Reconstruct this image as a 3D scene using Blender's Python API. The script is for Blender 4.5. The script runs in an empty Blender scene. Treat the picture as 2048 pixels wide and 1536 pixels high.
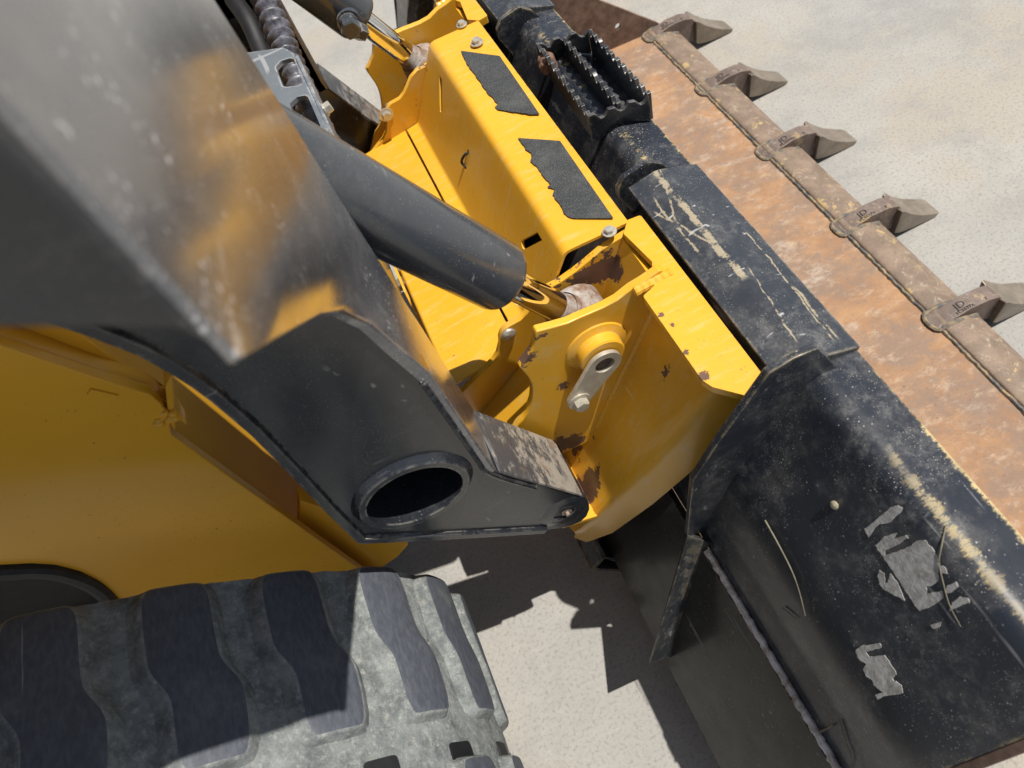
import bpy, bmesh, math, random
from mathutils import Vector as V, Matrix
from mathutils.geometry import delaunay_2d_cdt
random.seed(7)
S = bpy.context.scene
COL = S.collection
# ------------------------------------------------------------------ camera, world, sun, exposure
F = 1440.0
RW = ((0.8987705978, -0.4381789044, 0.0145141388),
      (-0.371674389, -0.7439657930, 0.5553134677),
      (-0.2325286240, -0.5044939510, -0.8315144571))      # columns: image right, image down, view
CAM = V((0, 0, 1.44))
cd = bpy.data.cameras.new("camera")
cam = bpy.data.objects.new("camera", cd)
COL.objects.link(cam)
cam.matrix_world = Matrix(((RW[0][0], -RW[0][1], -RW[0][2], CAM.x),
                           (RW[1][0], -RW[1][1], -RW[1][2], CAM.y),
                           (RW[2][0], -RW[2][1], -RW[2][2], CAM.z), (0, 0, 0, 1)))
cd.sensor_width = 36.0
cd.lens = F / 2048 * 36
cd.clip_start = 0.01
cd.clip_end = 500
cd.dof.use_dof = True
cd.dof.focus_distance = 1.0
cd.dof.aperture_fstop = 6.6
S.camera = cam
S.view_settings.view_transform = 'Standard'
S.view_settings.look = 'None'
S.view_settings.exposure = 0.30
S.view_settings.gamma = 1
SUN = V((0.378, -0.12, 1.0)).normalized()
w = bpy.data.worlds.new("World")
S.world = w
w.use_nodes = True
sky = w.node_tree.nodes.new('ShaderNodeTexSky')
sky.sky_type = 'NISHITA'
sky.sun_disc = False
sky.sun_elevation = math.asin(SUN.z)
sky.sun_rotation = math.atan2(SUN.x, SUN.y)
hs = w.node_tree.nodes.new('ShaderNodeHueSaturation')
hs.inputs['Saturation'].default_value = 0.62
w.node_tree.links.new(sky.outputs[0], hs.inputs['Color'])
w.node_tree.links.new(hs.outputs[0], w.node_tree.nodes['Background'].inputs[0])
w.node_tree.nodes['Background'].inputs[1].default_value = 0.07
sl = bpy.data.lights.new("sun", 'SUN')
sl.energy = 4.8
sl.angle = math.radians(0.5)
sl.color = (1.0, 0.955, 0.88)
so = bpy.data.objects.new("sun", sl)
COL.objects.link(so)
so.rotation_euler = SUN.to_track_quat('Z', 'Y').to_euler()
so.location = (2, 0, 5)

# ------------------------------------------------------------------ placing: sight lines meet real planes
def ray(x, y):
    a, b, c = x - 1024, y - 768, F
    return V([r[0] * a + r[1] * b + r[2] * c for r in RW])
def UX(x, y, X):
    d = ray(x, y); return CAM + d * (X / d.x)
def UY(x, y, Y):
    d = ray(x, y); return CAM + d * (Y / d.y)
def UZ(x, y, Z):
    d = ray(x, y); return CAM + d * ((Z - CAM.z) / d.z)
def UP(x, y, p, n):
    d = ray(x, y); return CAM + d * ((V(p) - CAM).dot(n) / d.dot(n))
def UH(x, y, h):
    d = ray(x, y); return CAM + d * (h / math.hypot(d.x, d.z))
def UPROF(x, y, prof, off=0.0):
    """sight line against a profile (X,Z polyline) swept along Y"""
    d = ray(x, y)
    for (a, b) in zip(prof[:-1], prof[1:]):
        e = (b[0] - a[0], b[1] - a[1])
        L = math.hypot(*e)
        n = (-e[1] / L, e[0] / L)
        den = d.x * n[0] + d.z * n[1]
        if abs(den) < 1e-9: continue
        t = ((a[0] - CAM.x) * n[0] + (a[1] - CAM.z) * n[1]) / den
        p = CAM + d * t
        u = ((p.x - a[0]) * e[0] + (p.z - a[1]) * e[1]) / (L * L)
        if -1e-6 <= u <= 1 + 1e-6 and t > 0:
            return p + V((n[0], 0, n[1])) * off
    return p
YC = 0.886
def mir(p): return V((p[0], 2 * YC - p[1], p[2]))

# ------------------------------------------------------------------ materials
class NT:
    def __init__(s, name):
        s.m = bpy.data.materials.new(name); s.m.use_nodes = True
        s.t = s.m.node_tree; s.b = s.t.nodes['Principled BSDF']
        s.co = s.t.nodes.new('ShaderNodeTexCoord').outputs['Object']
    def n(s, ty, ins=None, **kw):
        q = s.t.nodes.new(ty)
        for k, v in kw.items(): setattr(q, k, v)
        for k, v in (ins or {}).items(): s.set(q.inputs[k], v)
        return q
    def set(s, sock, v):
        if hasattr(v, 'is_output'): s.t.links.new(v, sock)
        else:
            if isinstance(v, (tuple, list)) and len(v) == 3 and sock.type == 'RGBA': v = (*v, 1)
            sock.default_value = v
    def map(s, scale=(1, 1, 1), rot=(0, 0, 0), co=None):
        return s.n('ShaderNodeMapping', {'Vector': co or s.co, 'Scale': scale, 'Rotation': rot}).outputs[0]
    def noise(s, sc, det=4, ro=0.55, co=None, dist=0.0):
        return s.n('ShaderNodeTexNoise', {'Vector': co or s.co, 'Scale': sc, 'Detail': det, 'Roughness': ro, 'Distortion': dist}).outputs[0]
    def vor(s, sc, co=None, feat='F1'):
        return s.n('ShaderNodeTexVoronoi', {'Vector': co or s.co, 'Scale': sc}, feature=feat).outputs['Distance']
    def math(s, op, a, b=0.0, c=0.0):
        q = s.n('ShaderNodeMath', operation=op); s.set(q.inputs[0], a); s.set(q.inputs[1], b); s.set(q.inputs[2], c)
        return q.outputs[0]
    def step(s, v, lo, hi):
        return s.n('ShaderNodeMapRange', {'Value': v, 'From Min': lo, 'From Max': hi}, interpolation_type='SMOOTHSTEP').outputs[0]
    def mix(s, f, a, b):
        q = s.n('ShaderNodeMix', data_type='RGBA'); s.set(q.inputs[0], f); s.set(q.inputs[6], a); s.set(q.inputs[7], b)
        return q.outputs[2]
    def mul(s, a, b): return s.math('MULTIPLY', a, b)
    def add(s, a, b):
        q = s.n('ShaderNodeMath', operation='ADD', use_clamp=True); s.set(q.inputs[0], a); s.set(q.inputs[1], b); return q.outputs[0]
    def mx(s, a, b): return s.math('MAXIMUM', a, b)
    def bump(s, h, st=0.3, d=0.002, nrm=None):
        q = s.n('ShaderNodeBump', {'Height': h, 'Strength': st, 'Distance': d})
        if nrm is not None: s.set(q.inputs['Normal'], nrm)
        return q.outputs[0]
    def edge(s, r=0.005, lo=0.02, hi=0.25):
        bv = s.n('ShaderNodeBevel', {'Radius': r}, samples=4).outputs[0]
        g = s.t.nodes.new('ShaderNodeNewGeometry').outputs['True Normal']
        q = s.n('ShaderNodeVectorMath', operation='DOT_PRODUCT'); s.set(q.inputs[0], bv); s.set(q.inputs[1], g)
        return s.step(s.math('SUBTRACT', 1.0, q.outputs['Value']), lo, hi)
    def spot(s, p, r, sq=(1, 1, 1), amt=1.15):
        nz = 1.5 / r
        q = s.n('ShaderNodeVectorMath', operation='SUBTRACT'); s.set(q.inputs[0], s.co); s.set(q.inputs[1], tuple(p))
        q2 = s.n('ShaderNodeVectorMath', operation='MULTIPLY'); s.set(q2.inputs[0], q.outputs[0]); s.set(q2.inputs[1], sq)
        l = s.n('ShaderNodeVectorMath', operation='LENGTH'); s.set(l.inputs[0], q2.outputs[0])
        nn = s.math('MULTIPLY_ADD', s.noise(nz, 5, 0.65), 2.6 * amt * r, -1.3 * amt * r)
        return s.step(s.math('ADD', l.outputs['Value'], nn), r * 0.92, r * 0.80)
    def attr(s, name): return s.n('ShaderNodeAttribute', attribute_name=name).outputs['Fac']
    def done(s, col, ro=0.4, met=0.0, nrm=None, coat=0.0, spec=0.5):
        s.set(s.b.inputs['Base Color'], col); s.set(s.b.inputs['Roughness'], ro); s.set(s.b.inputs['Metallic'], met)
        s.set(s.b.inputs['Specular IOR Level'], spec)
        if nrm is not None: s.set(s.b.inputs['Normal'], nrm)
        if coat: s.set(s.b.inputs['Coat Weight'], coat); s.set(s.b.inputs['Coat Roughness'], 0.15)
        return s.m

CP0 = V((0.25, 0, 0.742)); CPN = V((-0.885, 0, 0.466)).normalized()      # rear face of the coupler plate
def m_yellow(name, chips=0.675, dust=0.35, spots=True, wear=1.0):
    n = NT(name)
    a = n.mix(n.step(n.noise(3.0, 3), 0.3, 0.7), (0.74, 0.385, 0.026), (0.67, 0.340, 0.020))
    st = n.noise(22, 6, 0.7, n.map((1, 5, 1), (0.2, 0.5, 0.3)))
    a = n.mix(n.mul(n.step(st, 0.48, 0.75), dust), a, (0.62, 0.44, 0.17))
    fine = n.noise(260, 3, 0.6)
    a = n.mix(n.mul(n.mul(n.step(fine, 0.58, 0.70), n.step(n.noise(5, 4, 0.65), 0.42, 0.62)), 0.5), a, (0.36, 0.22, 0.06))
    scr = n.noise(70, 4, 0.6, n.map((1, 0.12, 0.5), (0.4, 0.7, 0.9)))
    a = n.mix(n.mul(n.step(scr, 0.70, 0.76), 0.4), a, (0.72, 0.56, 0.28))
    ch = n.mul(n.step(n.noise(110, 6, 0.62), chips, chips + 0.02), n.step(n.noise(9, 2), 0.54, 0.64))
    ch = n.mx(ch, n.mul(n.mul(n.edge(0.004), n.step(n.noise(60, 5, 0.7), 0.55, 0.63)), 0.8 * wear))
    tiny = n.mul(n.step(n.noise(230, 3, 0.55), 0.715, 0.735), n.step(n.noise(14, 2), 0.5, 0.6))
    ch = n.mx(ch, tiny)
    if spots:
        for p, r, sq in SPOTS: ch = n.mx(ch, n.spot(p, r, sq))
    rust = n.mix(n.noise(40, 5), (0.045, 0.026, 0.018), (0.20, 0.10, 0.06))
    col = n.mix(ch, a, rust)
    ro = n.math('MULTIPLY_ADD', n.noise(14, 5, 0.6), 0.28, 0.22)
    ro = n.mx(ro, n.mul(ch, 0.75))
    h = n.math('SUBTRACT', n.mul(n.noise(120, 3), 0.18), n.mul(ch, 0.6))
    return n.done(col, ro, 0, n.bump(h, 0.35, 0.0012), 0.25)
def m_black(name, *aa, scr=(), **kw):
    return m_black_(name, *aa, scr=scr, **kw)
def m_black_(name, base=(0.020, 0.022, 0.027), dust=0.5, wear=0.8, tan=(0.55, 0.45, 0.28), ro0=0.24, speck=0.5, lines=0.35, ridge=False, scr=()):
    n = NT(name)
    a = n.mix(n.noise(5, 4), base, tuple(c * 1.5 for c in base))
    dn = n.step(n.noise(16, 7, 0.72), 0.45, 0.8)
    a = n.mix(n.mul(dn, dust * 0.22), a, (0.30, 0.28, 0.25))
    md = n.mul(n.step(n.noise(55, 10, 0.85), 0.46, 0.66), n.step(n.noise(8, 5, 0.65), 0.38, 0.60))
    a = n.mix(n.mul(md, min(0.42, dust * 0.42)), a, (0.26, 0.255, 0.24))
    sp = n.step(n.vor(150), 0.16, 0.09)
    sp = n.mul(sp, n.step(n.noise(38, 3), 0.50, 0.60))
    s2 = n.mul(n.step(n.vor(330), 0.20, 0.10), n.step(n.noise(17, 4), 0.42, 0.6))
    sp = n.mx(sp, s2)
    a = n.mix(n.mul(sp, speck), a, (0.50, 0.47, 0.42))
    l1 = n.step(n.noise(95, 3, 0.5, n.map((1, 0.06, 0.35), (0.5, 0.2, 0.8)), 0.4), 0.67, 0.72)
    l2 = n.step(n.noise(120, 3, 0.5, n.map((0.08, 1, 1), (0.1, 0.9, 0.35)), 0.3), 0.68, 0.73)
    ln = n.mul(n.mx(l1, l2), n.step(n.noise(9, 2), 0.42, 0.58))
    a = n.mix(n.mul(ln, lines), a, (0.45, 0.45, 0.46))
    e = n.mul(n.edge(0.006), n.step(n.noise(45, 6, 0.7), 0.45, 0.58))
    e = n.mul(e, wear)
    if ridge:
        rr = n.attr('wear')
        rn = n.step(n.math('ADD', n.mul(rr, 0.40), n.math('MULTIPLY_ADD', n.noise(90, 10, 0.85, n.map((0.5, 1, 0.5))), 1.3, -0.15)), 0.66, 0.78)
        rn = n.mul(rn, n.mul(n.step(n.noise(5.5, 3), 0.36, 0.52), n.step(rr, 0.02, 0.25)))
        e = n.mx(e, rn)
    if scr:
        sx = n.n('ShaderNodeSeparateXYZ', {'Vector': n.co}).outputs
        for (x0, slope, wd, ya, yb) in scr:
            c0 = n.math('MULTIPLY_ADD', sx[1], slope, x0)
            c1 = n.math('MULTIPLY_ADD', n.noise(22, 6, 0.7), 0.016, -0.008)
            dd = n.math('ABSOLUTE', n.math('ADD', n.math('SUBTRACT', sx[0], c0), c1))
            mk = n.mul(n.mul(n.step(n.math('MULTIPLY_ADD', n.noise(170, 5, 0.75), -2.2 * wd, dd), wd * 0.1, -wd * 0.3), n.step(n.noise(48, 5, 0.7), 0.40, 0.50)), n.mul(n.step(sx[1], ya, ya + 0.01), n.step(sx[1], yb, yb - 0.01)))
            e = n.mx(e, n.mul(mk, 0.62))
    col = n.mix(e, a, tan)
    ro = n.add(n.math('MULTIPLY_ADD', n.noise(24, 5, 0.65), 0.30, ro0 - 0.1), n.mul(n.mx(sp, e), 0.4))
    h = n.math('ADD', n.mul(n.noise(60, 5, 0.6), 0.35), n.mul(sp, 0.6))
    return n.done(col, ro, 0, n.bump(h, 0.22, 0.0015), 0.15)
def m_scuff():
    n = NT('polished_scuff')
    a = n.mix(n.noise(8, 4), (0.055, 0.058, 0.066), (0.10, 0.105, 0.115))
    m = None
    for k, r in enumerate(((0.3, 0.2, 0.5), (0.1, 0.8, -0.7), (0.6, 0.1, 1.3), (0.2, 0.4, 2.2))):
        l_ = n.step(n.noise(75 + 22 * k, 4, 0.6, n.map((1, 0.10, 0.6), r), 0.2), 0.60, 0.70)
        m = l_ if m is None else n.mx(m, l_)
    sx = n.n('ShaderNodeSeparateXYZ', {'Vector': n.co}).outputs
    g = n.step(sx[0], -0.09, 0.03)
    a = n.mix(n.mul(m, 0.55), a, (0.34, 0.34, 0.345))
    t = n.step(n.math('ADD', n.mul(g, 0.22), n.noise(75, 9, 0.8, n.map((1, 0.45, 0.7), (0.3, 0.2, 0.4)))), 0.63, 0.74)
    a = n.mix(n.mul(t, 0.7), a, (0.50, 0.46, 0.39))
    b_ = n.step(n.math('ADD', n.mul(g, 0.15), n.noise(20, 6, 0.7)), 0.66, 0.76)
    a = n.mix(n.mul(b_, 0.8), a, (0.28, 0.17, 0.11))
    return n.done(a, n.math('MULTIPLY_ADD', n.noise(40, 5), 0.3, 0.18), 0.25, n.bump(n.noise(90, 6, 0.7), 0.3, 0.001), 0.1)
def m_rustfloor():
    n = NT('rusted_floor')
    mp = n.map((0.55, 1, 1), (0, 0, 0.35))
    a = n.mix(n.step(n.noise(14, 9, 0.72, mp, 0.15), 0.36, 0.66), (0.27, 0.150, 0.082), (0.37, 0.210, 0.105))
    a = n.mix(n.mul(n.step(n.noise(8, 9, 0.8), 0.42, 0.60), 0.8), a, (0.205, 0.145, 0.110))
    a = n.mix(n.mul(n.step(n.noise(40, 9, 0.78, mp, 0.1), 0.50, 0.68), 0.75), a, (0.42, 0.31, 0.22))
    pale = n.mul(n.step(n.noise(17, 10, 0.82, mp, 0.25), 0.52, 0.66), n.step(n.noise(6, 3), 0.38, 0.56))
    a = n.mix(n.mul(pale, 0.6), a, (0.48, 0.42, 0.36))
    a = n.mix(n.mul(n.step(n.noise(120, 4, 0.7), 0.60, 0.72), 0.5), a, (0.13, 0.07, 0.04))
    return n.done(a, 0.82, 0, n.bump(n.noise(70, 8, 0.7), 0.5, 0.002))
def m_steel(name, base=(0.165, 0.125, 0.105), lt=(0.40, 0.33, 0.28), ro=0.6, met=0.15, yel=0.3):
    n = NT(name)
    oi = n.n('ShaderNodeObjectInfo').outputs['Random']
    q = n.n('ShaderNodeVectorMath', operation='ADD'); n.set(q.inputs[0], n.co)
    cx = n.n('ShaderNodeCombineXYZ', {'X': n.mul(oi, 9.0), 'Y': n.mul(oi, 5.0), 'Z': oi}); n.set(q.inputs[1], cx.outputs[0])
    co = q.outputs[0]
    a = n.mix(n.step(n.noise(18, 7, 0.7, co), 0.35, 0.68), base, tuple(c * 1.55 for c in base))
    a = n.mix(n.mul(n.step(n.noise(55, 7, 0.75, co, 0.6), 0.54, 0.68), 0.75), a, lt)
    a = n.mix(n.mul(n.step(n.noise(20, 5, 0.7, co), 0.58, 0.66), yel), a, (0.60, 0.43, 0.17))
    a = n.mix(n.mul(n.step(n.noise(140, 4, 0.7, co), 0.60, 0.70), 0.5), a, (0.05, 0.035, 0.03))
    e = n.mul(n.edge(0.004), n.step(n.noise(60, 5, 0.7, co), 0.42, 0.55))
    a = n.mix(n.mul(e, 0.6), a, (0.52, 0.45, 0.36))
    return n.done(a, ro, met, n.bump(n.noise(85, 7, 0.7, co), 0.45, 0.002))
def m_simple(name, c, ro=0.5, met=0.0, nz=40, var=0.5, bst=0.2, coat=0, c2=None):
    n = NT(name)
    a = n.mix(n.step(n.noise(nz, 6, 0.7), 0.35, 0.7), c, c2 or tuple(x * (1 - var) for x in c))
    return n.done(a, ro, met, n.bump(n.noise(nz * 2.5, 5, 0.65), bst, 0.001), coat)
def m_concrete():
    n = NT('concrete')
    a = n.mix(n.step(n.noise(1.6, 6, 0.62), 0.35, 0.66), (0.305, 0.297, 0.280), (0.365, 0.345, 0.308))
    a = n.mix(n.mul(n.step(n.noise(6, 7, 0.7, n.map((1, 2.2, 1), (0, 0, 0.5)), 0.8), 0.45, 0.75), 0.55), a, (0.38, 0.365, 0.345))
    a = n.mix(n.mul(n.step(n.noise(40, 8, 0.8, n.map((1, 2.5, 1), (0, 0, 0.6))), 0.45, 0.75), 0.35), a, (0.42, 0.40, 0.36))
    a = n.mix(n.mul(n.step(n.noise(1.4, 5, 0.65), 0.47, 0.60), 0.6), a, (0.36, 0.315, 0.25))
    a = n.mix(n.mul(n.step(n.noise(3.6, 9, 0.78), 0.46, 0.66), 0.7), a, (0.255, 0.250, 0.240))
    a = n.mix(n.mul(n.step(n.noise(150, 5, 0.7), 0.50, 0.66), 0.85), a, (0.215, 0.205, 0.19))
    a = n.mix(n.mul(n.step(n.vor(48), 0.075, 0.05), n.step(n.noise(13, 2), 0.52, 0.58)), a, (0.22, 0.20, 0.17))
    a = n.mix(n.mul(n.step(n.noise(300, 2, 0.6), 0.64, 0.72), 0.5), a, (0.50, 0.475, 0.43))
    return n.done(a, 0.85, 0, n.bump(n.noise(130, 8, 0.78), 0.6, 0.003))
def m_rubber_top():
    n = NT('rubber_lug')
    br = n.noise(70, 6, 0.65, n.map((3, 1.0, 3), (0, 0, 0.15)))
    a = n.mix(n.step(br, 0.35, 0.7), (0.052, 0.058, 0.074), (0.082, 0.090, 0.110))
    a = n.mix(n.mul(n.step(n.noise(12, 6, 0.7), 0.5, 0.75), 0.5), a, (0.16, 0.165, 0.165))
    sc = n.mul(n.step(n.noise(80, 3, 0.5, n.map((1, 0.07, 1), (0.3, 0.2, 0.9)), 0.5), 0.68, 0.72), n.step(n.noise(10, 2), 0.45, 0.55))
    a = n.mix(n.mul(sc, 0.55), a, (0.36, 0.37, 0.37))
    e = n.mul(n.edge(0.008, 0.01, 0.3), n.step(n.noise(55, 6, 0.7), 0.35, 0.6))
    a = n.mix(n.mul(e, 0.55), a, (0.30, 0.31, 0.29))
    return n.done(a, 0.62, 0, n.bump(br, 0.25, 0.001))
def m_rubber_dust():
    n = NT('dusty_rubber')
    a = n.mix(n.step(n.noise(30, 9, 0.78), 0.35, 0.65), (0.100, 0.112, 0.113), (0.225, 0.240, 0.236))
    a = n.mix(n.mul(n.step(n.noise(95, 10, 0.85), 0.48, 0.66), 0.7), a, (0.40, 0.405, 0.375))
    a = n.mix(n.mul(n.step(n.noise(45, 10, 0.82), 0.55, 0.70), 0.6), a, (0.28, 0.26, 0.225))
    a = n.mix(n.mul(n.step(n.noise(70, 8, 0.8), 0.58, 0.70), 0.6), a, (0.075, 0.082, 0.084))
    return n.done(a, 0.85, 0, n.bump(n.noise(75, 8, 0.75), 0.8, 0.004))
def m_grip():
    n = NT('grip_tape')
    v = n.vor(700)
    a = n.mix(n.step(n.noise(500, 2), 0.5, 0.75), (0.030, 0.033, 0.035), (0.10, 0.105, 0.105))
    a = n.mix(n.mul(n.step(n.noise(20, 5, 0.7), 0.4, 0.8), 0.35), a, (0.16, 0.16, 0.15))
    a = n.mix(n.mul(n.step(n.vor(420), 0.16, 0.08), 0.5), a, (0.5, 0.5, 0.48))
    return n.done(a, 0.75, 0, n.bump(v, 0.8, 0.0012))

SPOTS = [(UP(1338, 742, CP0, CPN), 0.011, (1, 1.5, 0.8)), (UP(1180, 975, CP0, CPN), 0.045, (1, 1.6, 0.8)),
         (UP(1150, 880, CP0, CPN), 0.022, (1, 0.6, 1.2)), (UY(1126, 772, 0.511), 0.009, (1, 1, 1)),
         (UY(1130, 890, 0.511), 0.030, (0.8, 1, 1.2)), (UY(1085, 672, 0.511), 0.007, (0.6, 1, 2)),
         (UY(1240, 520, 0.60), 0.020, (0.7, 1, 1)), (UY(1190, 545, 0.60), 0.030, (0.6, 1, 1)),
         (UY(1045, 710, 0.515), 0.016, (1, 0.5, 0.8)),
         (mir(UY(1190, 545, 0.60)), 0.030, (0.6, 1, 1)), (UP(1345, 650, (0, 0, 0.747), V((0, 0, 1))), 0.004, (1.6, 1, 1)), (UP(1322, 630, (0, 0, 0.747), V((0, 0, 1))), 0.004, (1, 1, 1)),
         (UP(1408, 752, (0, 0, 0.747), V((0, 0, 1))), 0.007, (1, 1, 1)), (UP(1372, 705, (0, 0, 0.747), V((0, 0, 1))), 0.004, (1, 1, 1))]
M = {}
M['yel'] = m_yellow('coupler_yellow', 0.675, 0.62)
M['yelb'] = m_yellow('body_yellow', 0.80, 0.05, False, 0.5)
M['yelb'].node_tree.nodes['Principled BSDF'].inputs['Specular IOR Level'].default_value = 0.3
M['blk'] = m_black('arm_black', (0.013, 0.015, 0.019), 0.16, 0.45, (0.45, 0.42, 0.38), 0.15, 0.12, 0.25)
M['shell'] = m_black('bucket_black', (0.015, 0.018, 0.025), 0.9, 0.75, (0.50, 0.39, 0.19), 0.26, 0.6, 0.35, True)
M['top'] = m_black('scuffed_black', (0.026, 0.029, 0.035), 0.9, 0.85, (0.46, 0.38, 0.25), 0.20, 0.4, 0.9, False, scr=[(0.3005, 0, 0.0042, 0.44, 0.66), (0.278, 0.0, 0.0014, 0.50, 0.62), (0.10, 0.32, 0.0012, 0.56, 0.66), (0.46, -0.32, 0.0013, 0.50, 0.60), (0.345, 0.0, 0.0014, 0.33, 0.42), (0.318, 0.06, 0.0009, 0.33, 0.52), (0.255, 0.13, 0.0009, 0.34, 0.46)])
M['front'] = m_black('scuffed_front', (0.060, 0.065, 0.076), 1.8, 0.7, (0.60, 0.57, 0.52), 0.20, 0.6, 0.9)
def _specks():
    t = M['front'].node_tree; b = t.nodes['Principled BSDF']
    src = b.inputs['Base Color'].links[0].from_socket
    co = t.nodes.new('ShaderNodeTexCoord').outputs['Object']
    v = t.nodes.new('ShaderNodeTexVoronoi'); v.inputs['Scale'].default_value = 210; t.links.new(co, v.inputs['Vector'])
    nz = t.nodes.new('ShaderNodeTexNoise'); nz.inputs['Scale'].default_value = 34; nz.inputs['Detail'].default_value = 4; t.links.new(co, nz.inputs['Vector'])
    r1 = t.nodes.new('ShaderNodeMapRange'); r1.inputs['From Min'].default_value = 0.34; r1.inputs['From Max'].default_value = 0.20; t.links.new(v.outputs['Distance'], r1.inputs['Value'])
    r2 = t.nodes.new('ShaderNodeMapRange'); r2.inputs['From Min'].default_value = 0.55; r2.inputs['From Max'].default_value = 0.72; t.links.new(nz.outputs[0], r2.inputs['Value'])
    mu = t.nodes.new('ShaderNodeMath'); mu.operation = 'MULTIPLY'; t.links.new(r1.outputs[0], mu.inputs[0]); t.links.new(r2.outputs[0], mu.inputs[1])
    mx = t.nodes.new('ShaderNodeMix'); mx.data_type = 'RGBA'; t.links.new(mu.outputs[0], mx.inputs[0]); t.links.new(src, mx.inputs[6]); mx.inputs[7].default_value = (0.72, 0.72, 0.74, 1)
    t.links.new(mx.outputs[2], b.inputs['Base Color'])
_specks()
M['front'].node_tree.nodes['Principled BSDF'].inputs['Coat Weight'].default_value = 1.0
M['step'] = m_black('step_black', (0.018, 0.019, 0.022), 0.7, 0.55, (0.34, 0.32, 0.29), 0.28, 0.4, 0.4)
M['cyl'] = m_black('cylinder_grey', (0.040, 0.046, 0.055), 0.3, 0.75, (0.55, 0.50, 0.44), 0.17, 0.22, 0.75)
M['brk'] = m_black('bracket_grey', (0.105, 0.120, 0.135), 0.4, 0.6, (0.6, 0.6, 0.6), 0.30, 0.35, 0.5)
M['rust'] = m_rustfloor()
M['side'] = m_simple('rusted_side', (0.11, 0.062, 0.043), 0.8, 0, 22, 0.5, 0.4, 0, (0.24, 0.16, 0.12))
M['steel'] = m_steel('worn_steel', (0.125, 0.092, 0.076), (0.36, 0.30, 0.26))
M['edge'] = m_steel('edge_steel', (0.170, 0.122, 0.088), (0.42, 0.36, 0.28), 0.65, 0.1, 0.6)
M['tip'] = m_steel('tip_steel', (0.200, 0.165, 0.130), (0.36, 0.31, 0.25), 0.36, 0.45, 0.0)
M['chrome'] = m_simple('chrome', (0.82, 0.83, 0.85), 0.06, 1.0, 60, 0.06, 0.01)
M['rustpin'] = m_simple('rusty_pin', (0.20, 0.11, 0.065), 0.7, 0.2, 60, 0.6, 0.5, 0, (0.42, 0.40, 0.37))
M['zinc'] = m_simple('zinc_plate', (0.55, 0.51, 0.42), 0.42, 0.45, 35, 0.3, 0.15, 0, (0.40, 0.36, 0.28))
M['bolt'] = m_simple('bolt_zinc', (0.62, 0.58, 0.50), 0.38, 0.6, 80, 0.3, 0.1)
M['mud'] = m_simple('dry_mud', (0.060, 0.040, 0.028), 0.95, 0, 120, 0.6, 1.0, 0, (0.13, 0.09, 0.065))
M['mudr'] = m_simple('red_mud', (0.13, 0.062, 0.040), 0.95, 0, 110, 0.5, 1.0, 0, (0.24, 0.145, 0.10))
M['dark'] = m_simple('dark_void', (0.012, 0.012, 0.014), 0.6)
M['weld'] = m_simple('weld_bead', (0.68, 0.64, 0.61), 0.30, 0.1, 90, 0.4, 0.5, 0, (0.30, 0.21, 0.17))  # pale base colour carries the sun glint along the bead
M['decal'] = m_simple('torn_decal', (0.50, 0.49, 0.475), 0.45, 0.15, 85, 0.45, 1.0, 0, (0.25, 0.235, 0.215))
M['straw'] = m_simple('dry_straw', (0.20, 0.175, 0.125), 0.8)
M['stone'] = m_simple('pale_stone', (0.50, 0.44, 0.31), 0.85)
M['conc'] = m_concrete()
M['lug'] = m_rubber_top()
M['dust'] = m_rubber_dust()
M['grip'] = m_grip()
M['hose'] = m_simple('hose_wrap', (0.16, 0.16, 0.19), 0.40, 0.1, 90, 0.85, 0.5, 0, (0.03, 0.03, 0.035))
M['trim'] = m_simple('rubber_trim', (0.035, 0.036, 0.040), 0.6)
M['stain'] = m_simple('tan_stain', (0.30, 0.25, 0.18), 0.8)
M['scuff'] = m_scuff()
M['weldl'] = m_simple('edge_weld', (0.075, 0.080, 0.085), 0.8, 0, 45, 0.5, 0.6, 0, (0.34, 0.25, 0.14))
M['heel'] = m_black('heel_black', (0.013, 0.0125, 0.0125), 0.16, 0.5, (0.40, 0.30, 0.18), 0.34, 0.45, 0.3)
M['tab'] = m_black('tab_black', (0.017, 0.019, 0.022), 0.8, 0.12, (0.50, 0.40, 0.24), 0.32, 0.55, 0.3)
for q_, v_ in (('heel', 0.14), ('shell', 0.38), ('tab', 0.35)): M[q_].node_tree.nodes['Principled BSDF'].inputs['Specular IOR Level'].default_value = v_
M['mark'] = m_simple('stamped_mark', (0.035, 0.028, 0.026), 0.7)

# ------------------------------------------------------------------ mesh helpers
def link(name, bm, mat, parent=None, bev=0.0, seg=2, ang=32, smooth=True, sol=0.0, soff=-1):
    bmesh.ops.recalc_face_normals(bm, faces=bm.faces)
    me = bpy.data.meshes.new(name)
    bm.to_mesh(me); bm.free()
    if smooth:
        me.polygons.foreach_set('use_smooth', [True] * len(me.polygons))
        me.set_sharp_from_angle(angle=math.radians(ang))
    me.materials.append(M[mat])
    o = bpy.data.objects.new(name, me)
    COL.objects.link(o)
    if sol:
        md = o.modifiers.new('thickness', 'SOLIDIFY'); md.thickness = sol; md.offset = soff; md.use_even_offset = True
        dg = bpy.context.evaluated_depsgraph_get()
        me2 = bpy.data.meshes.new_from_object(o.evaluated_get(dg))
        o.modifiers.clear(); o.data = me2; me2.name = name
        if smooth: me2.set_sharp_from_angle(angle=math.radians(ang))
    if bev:
        md = o.modifiers.new('edges', 'BEVEL'); md.width = bev; md.segments = seg
        md.limit_method = 'ANGLE'; md.angle_limit = math.radians(38); md.use_clamp_overlap = True; md.harden_normals = True
    if parent: adopt(o, parent)
    return o
def adopt(o, p):
    o.parent = p
    o.matrix_parent_inverse = world_of(p).inverted()
def world_of(o):
    m = o.matrix_basis.copy()
    if o.parent: m = world_of(o.parent) @ o.matrix_parent_inverse @ m
    return m
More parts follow.
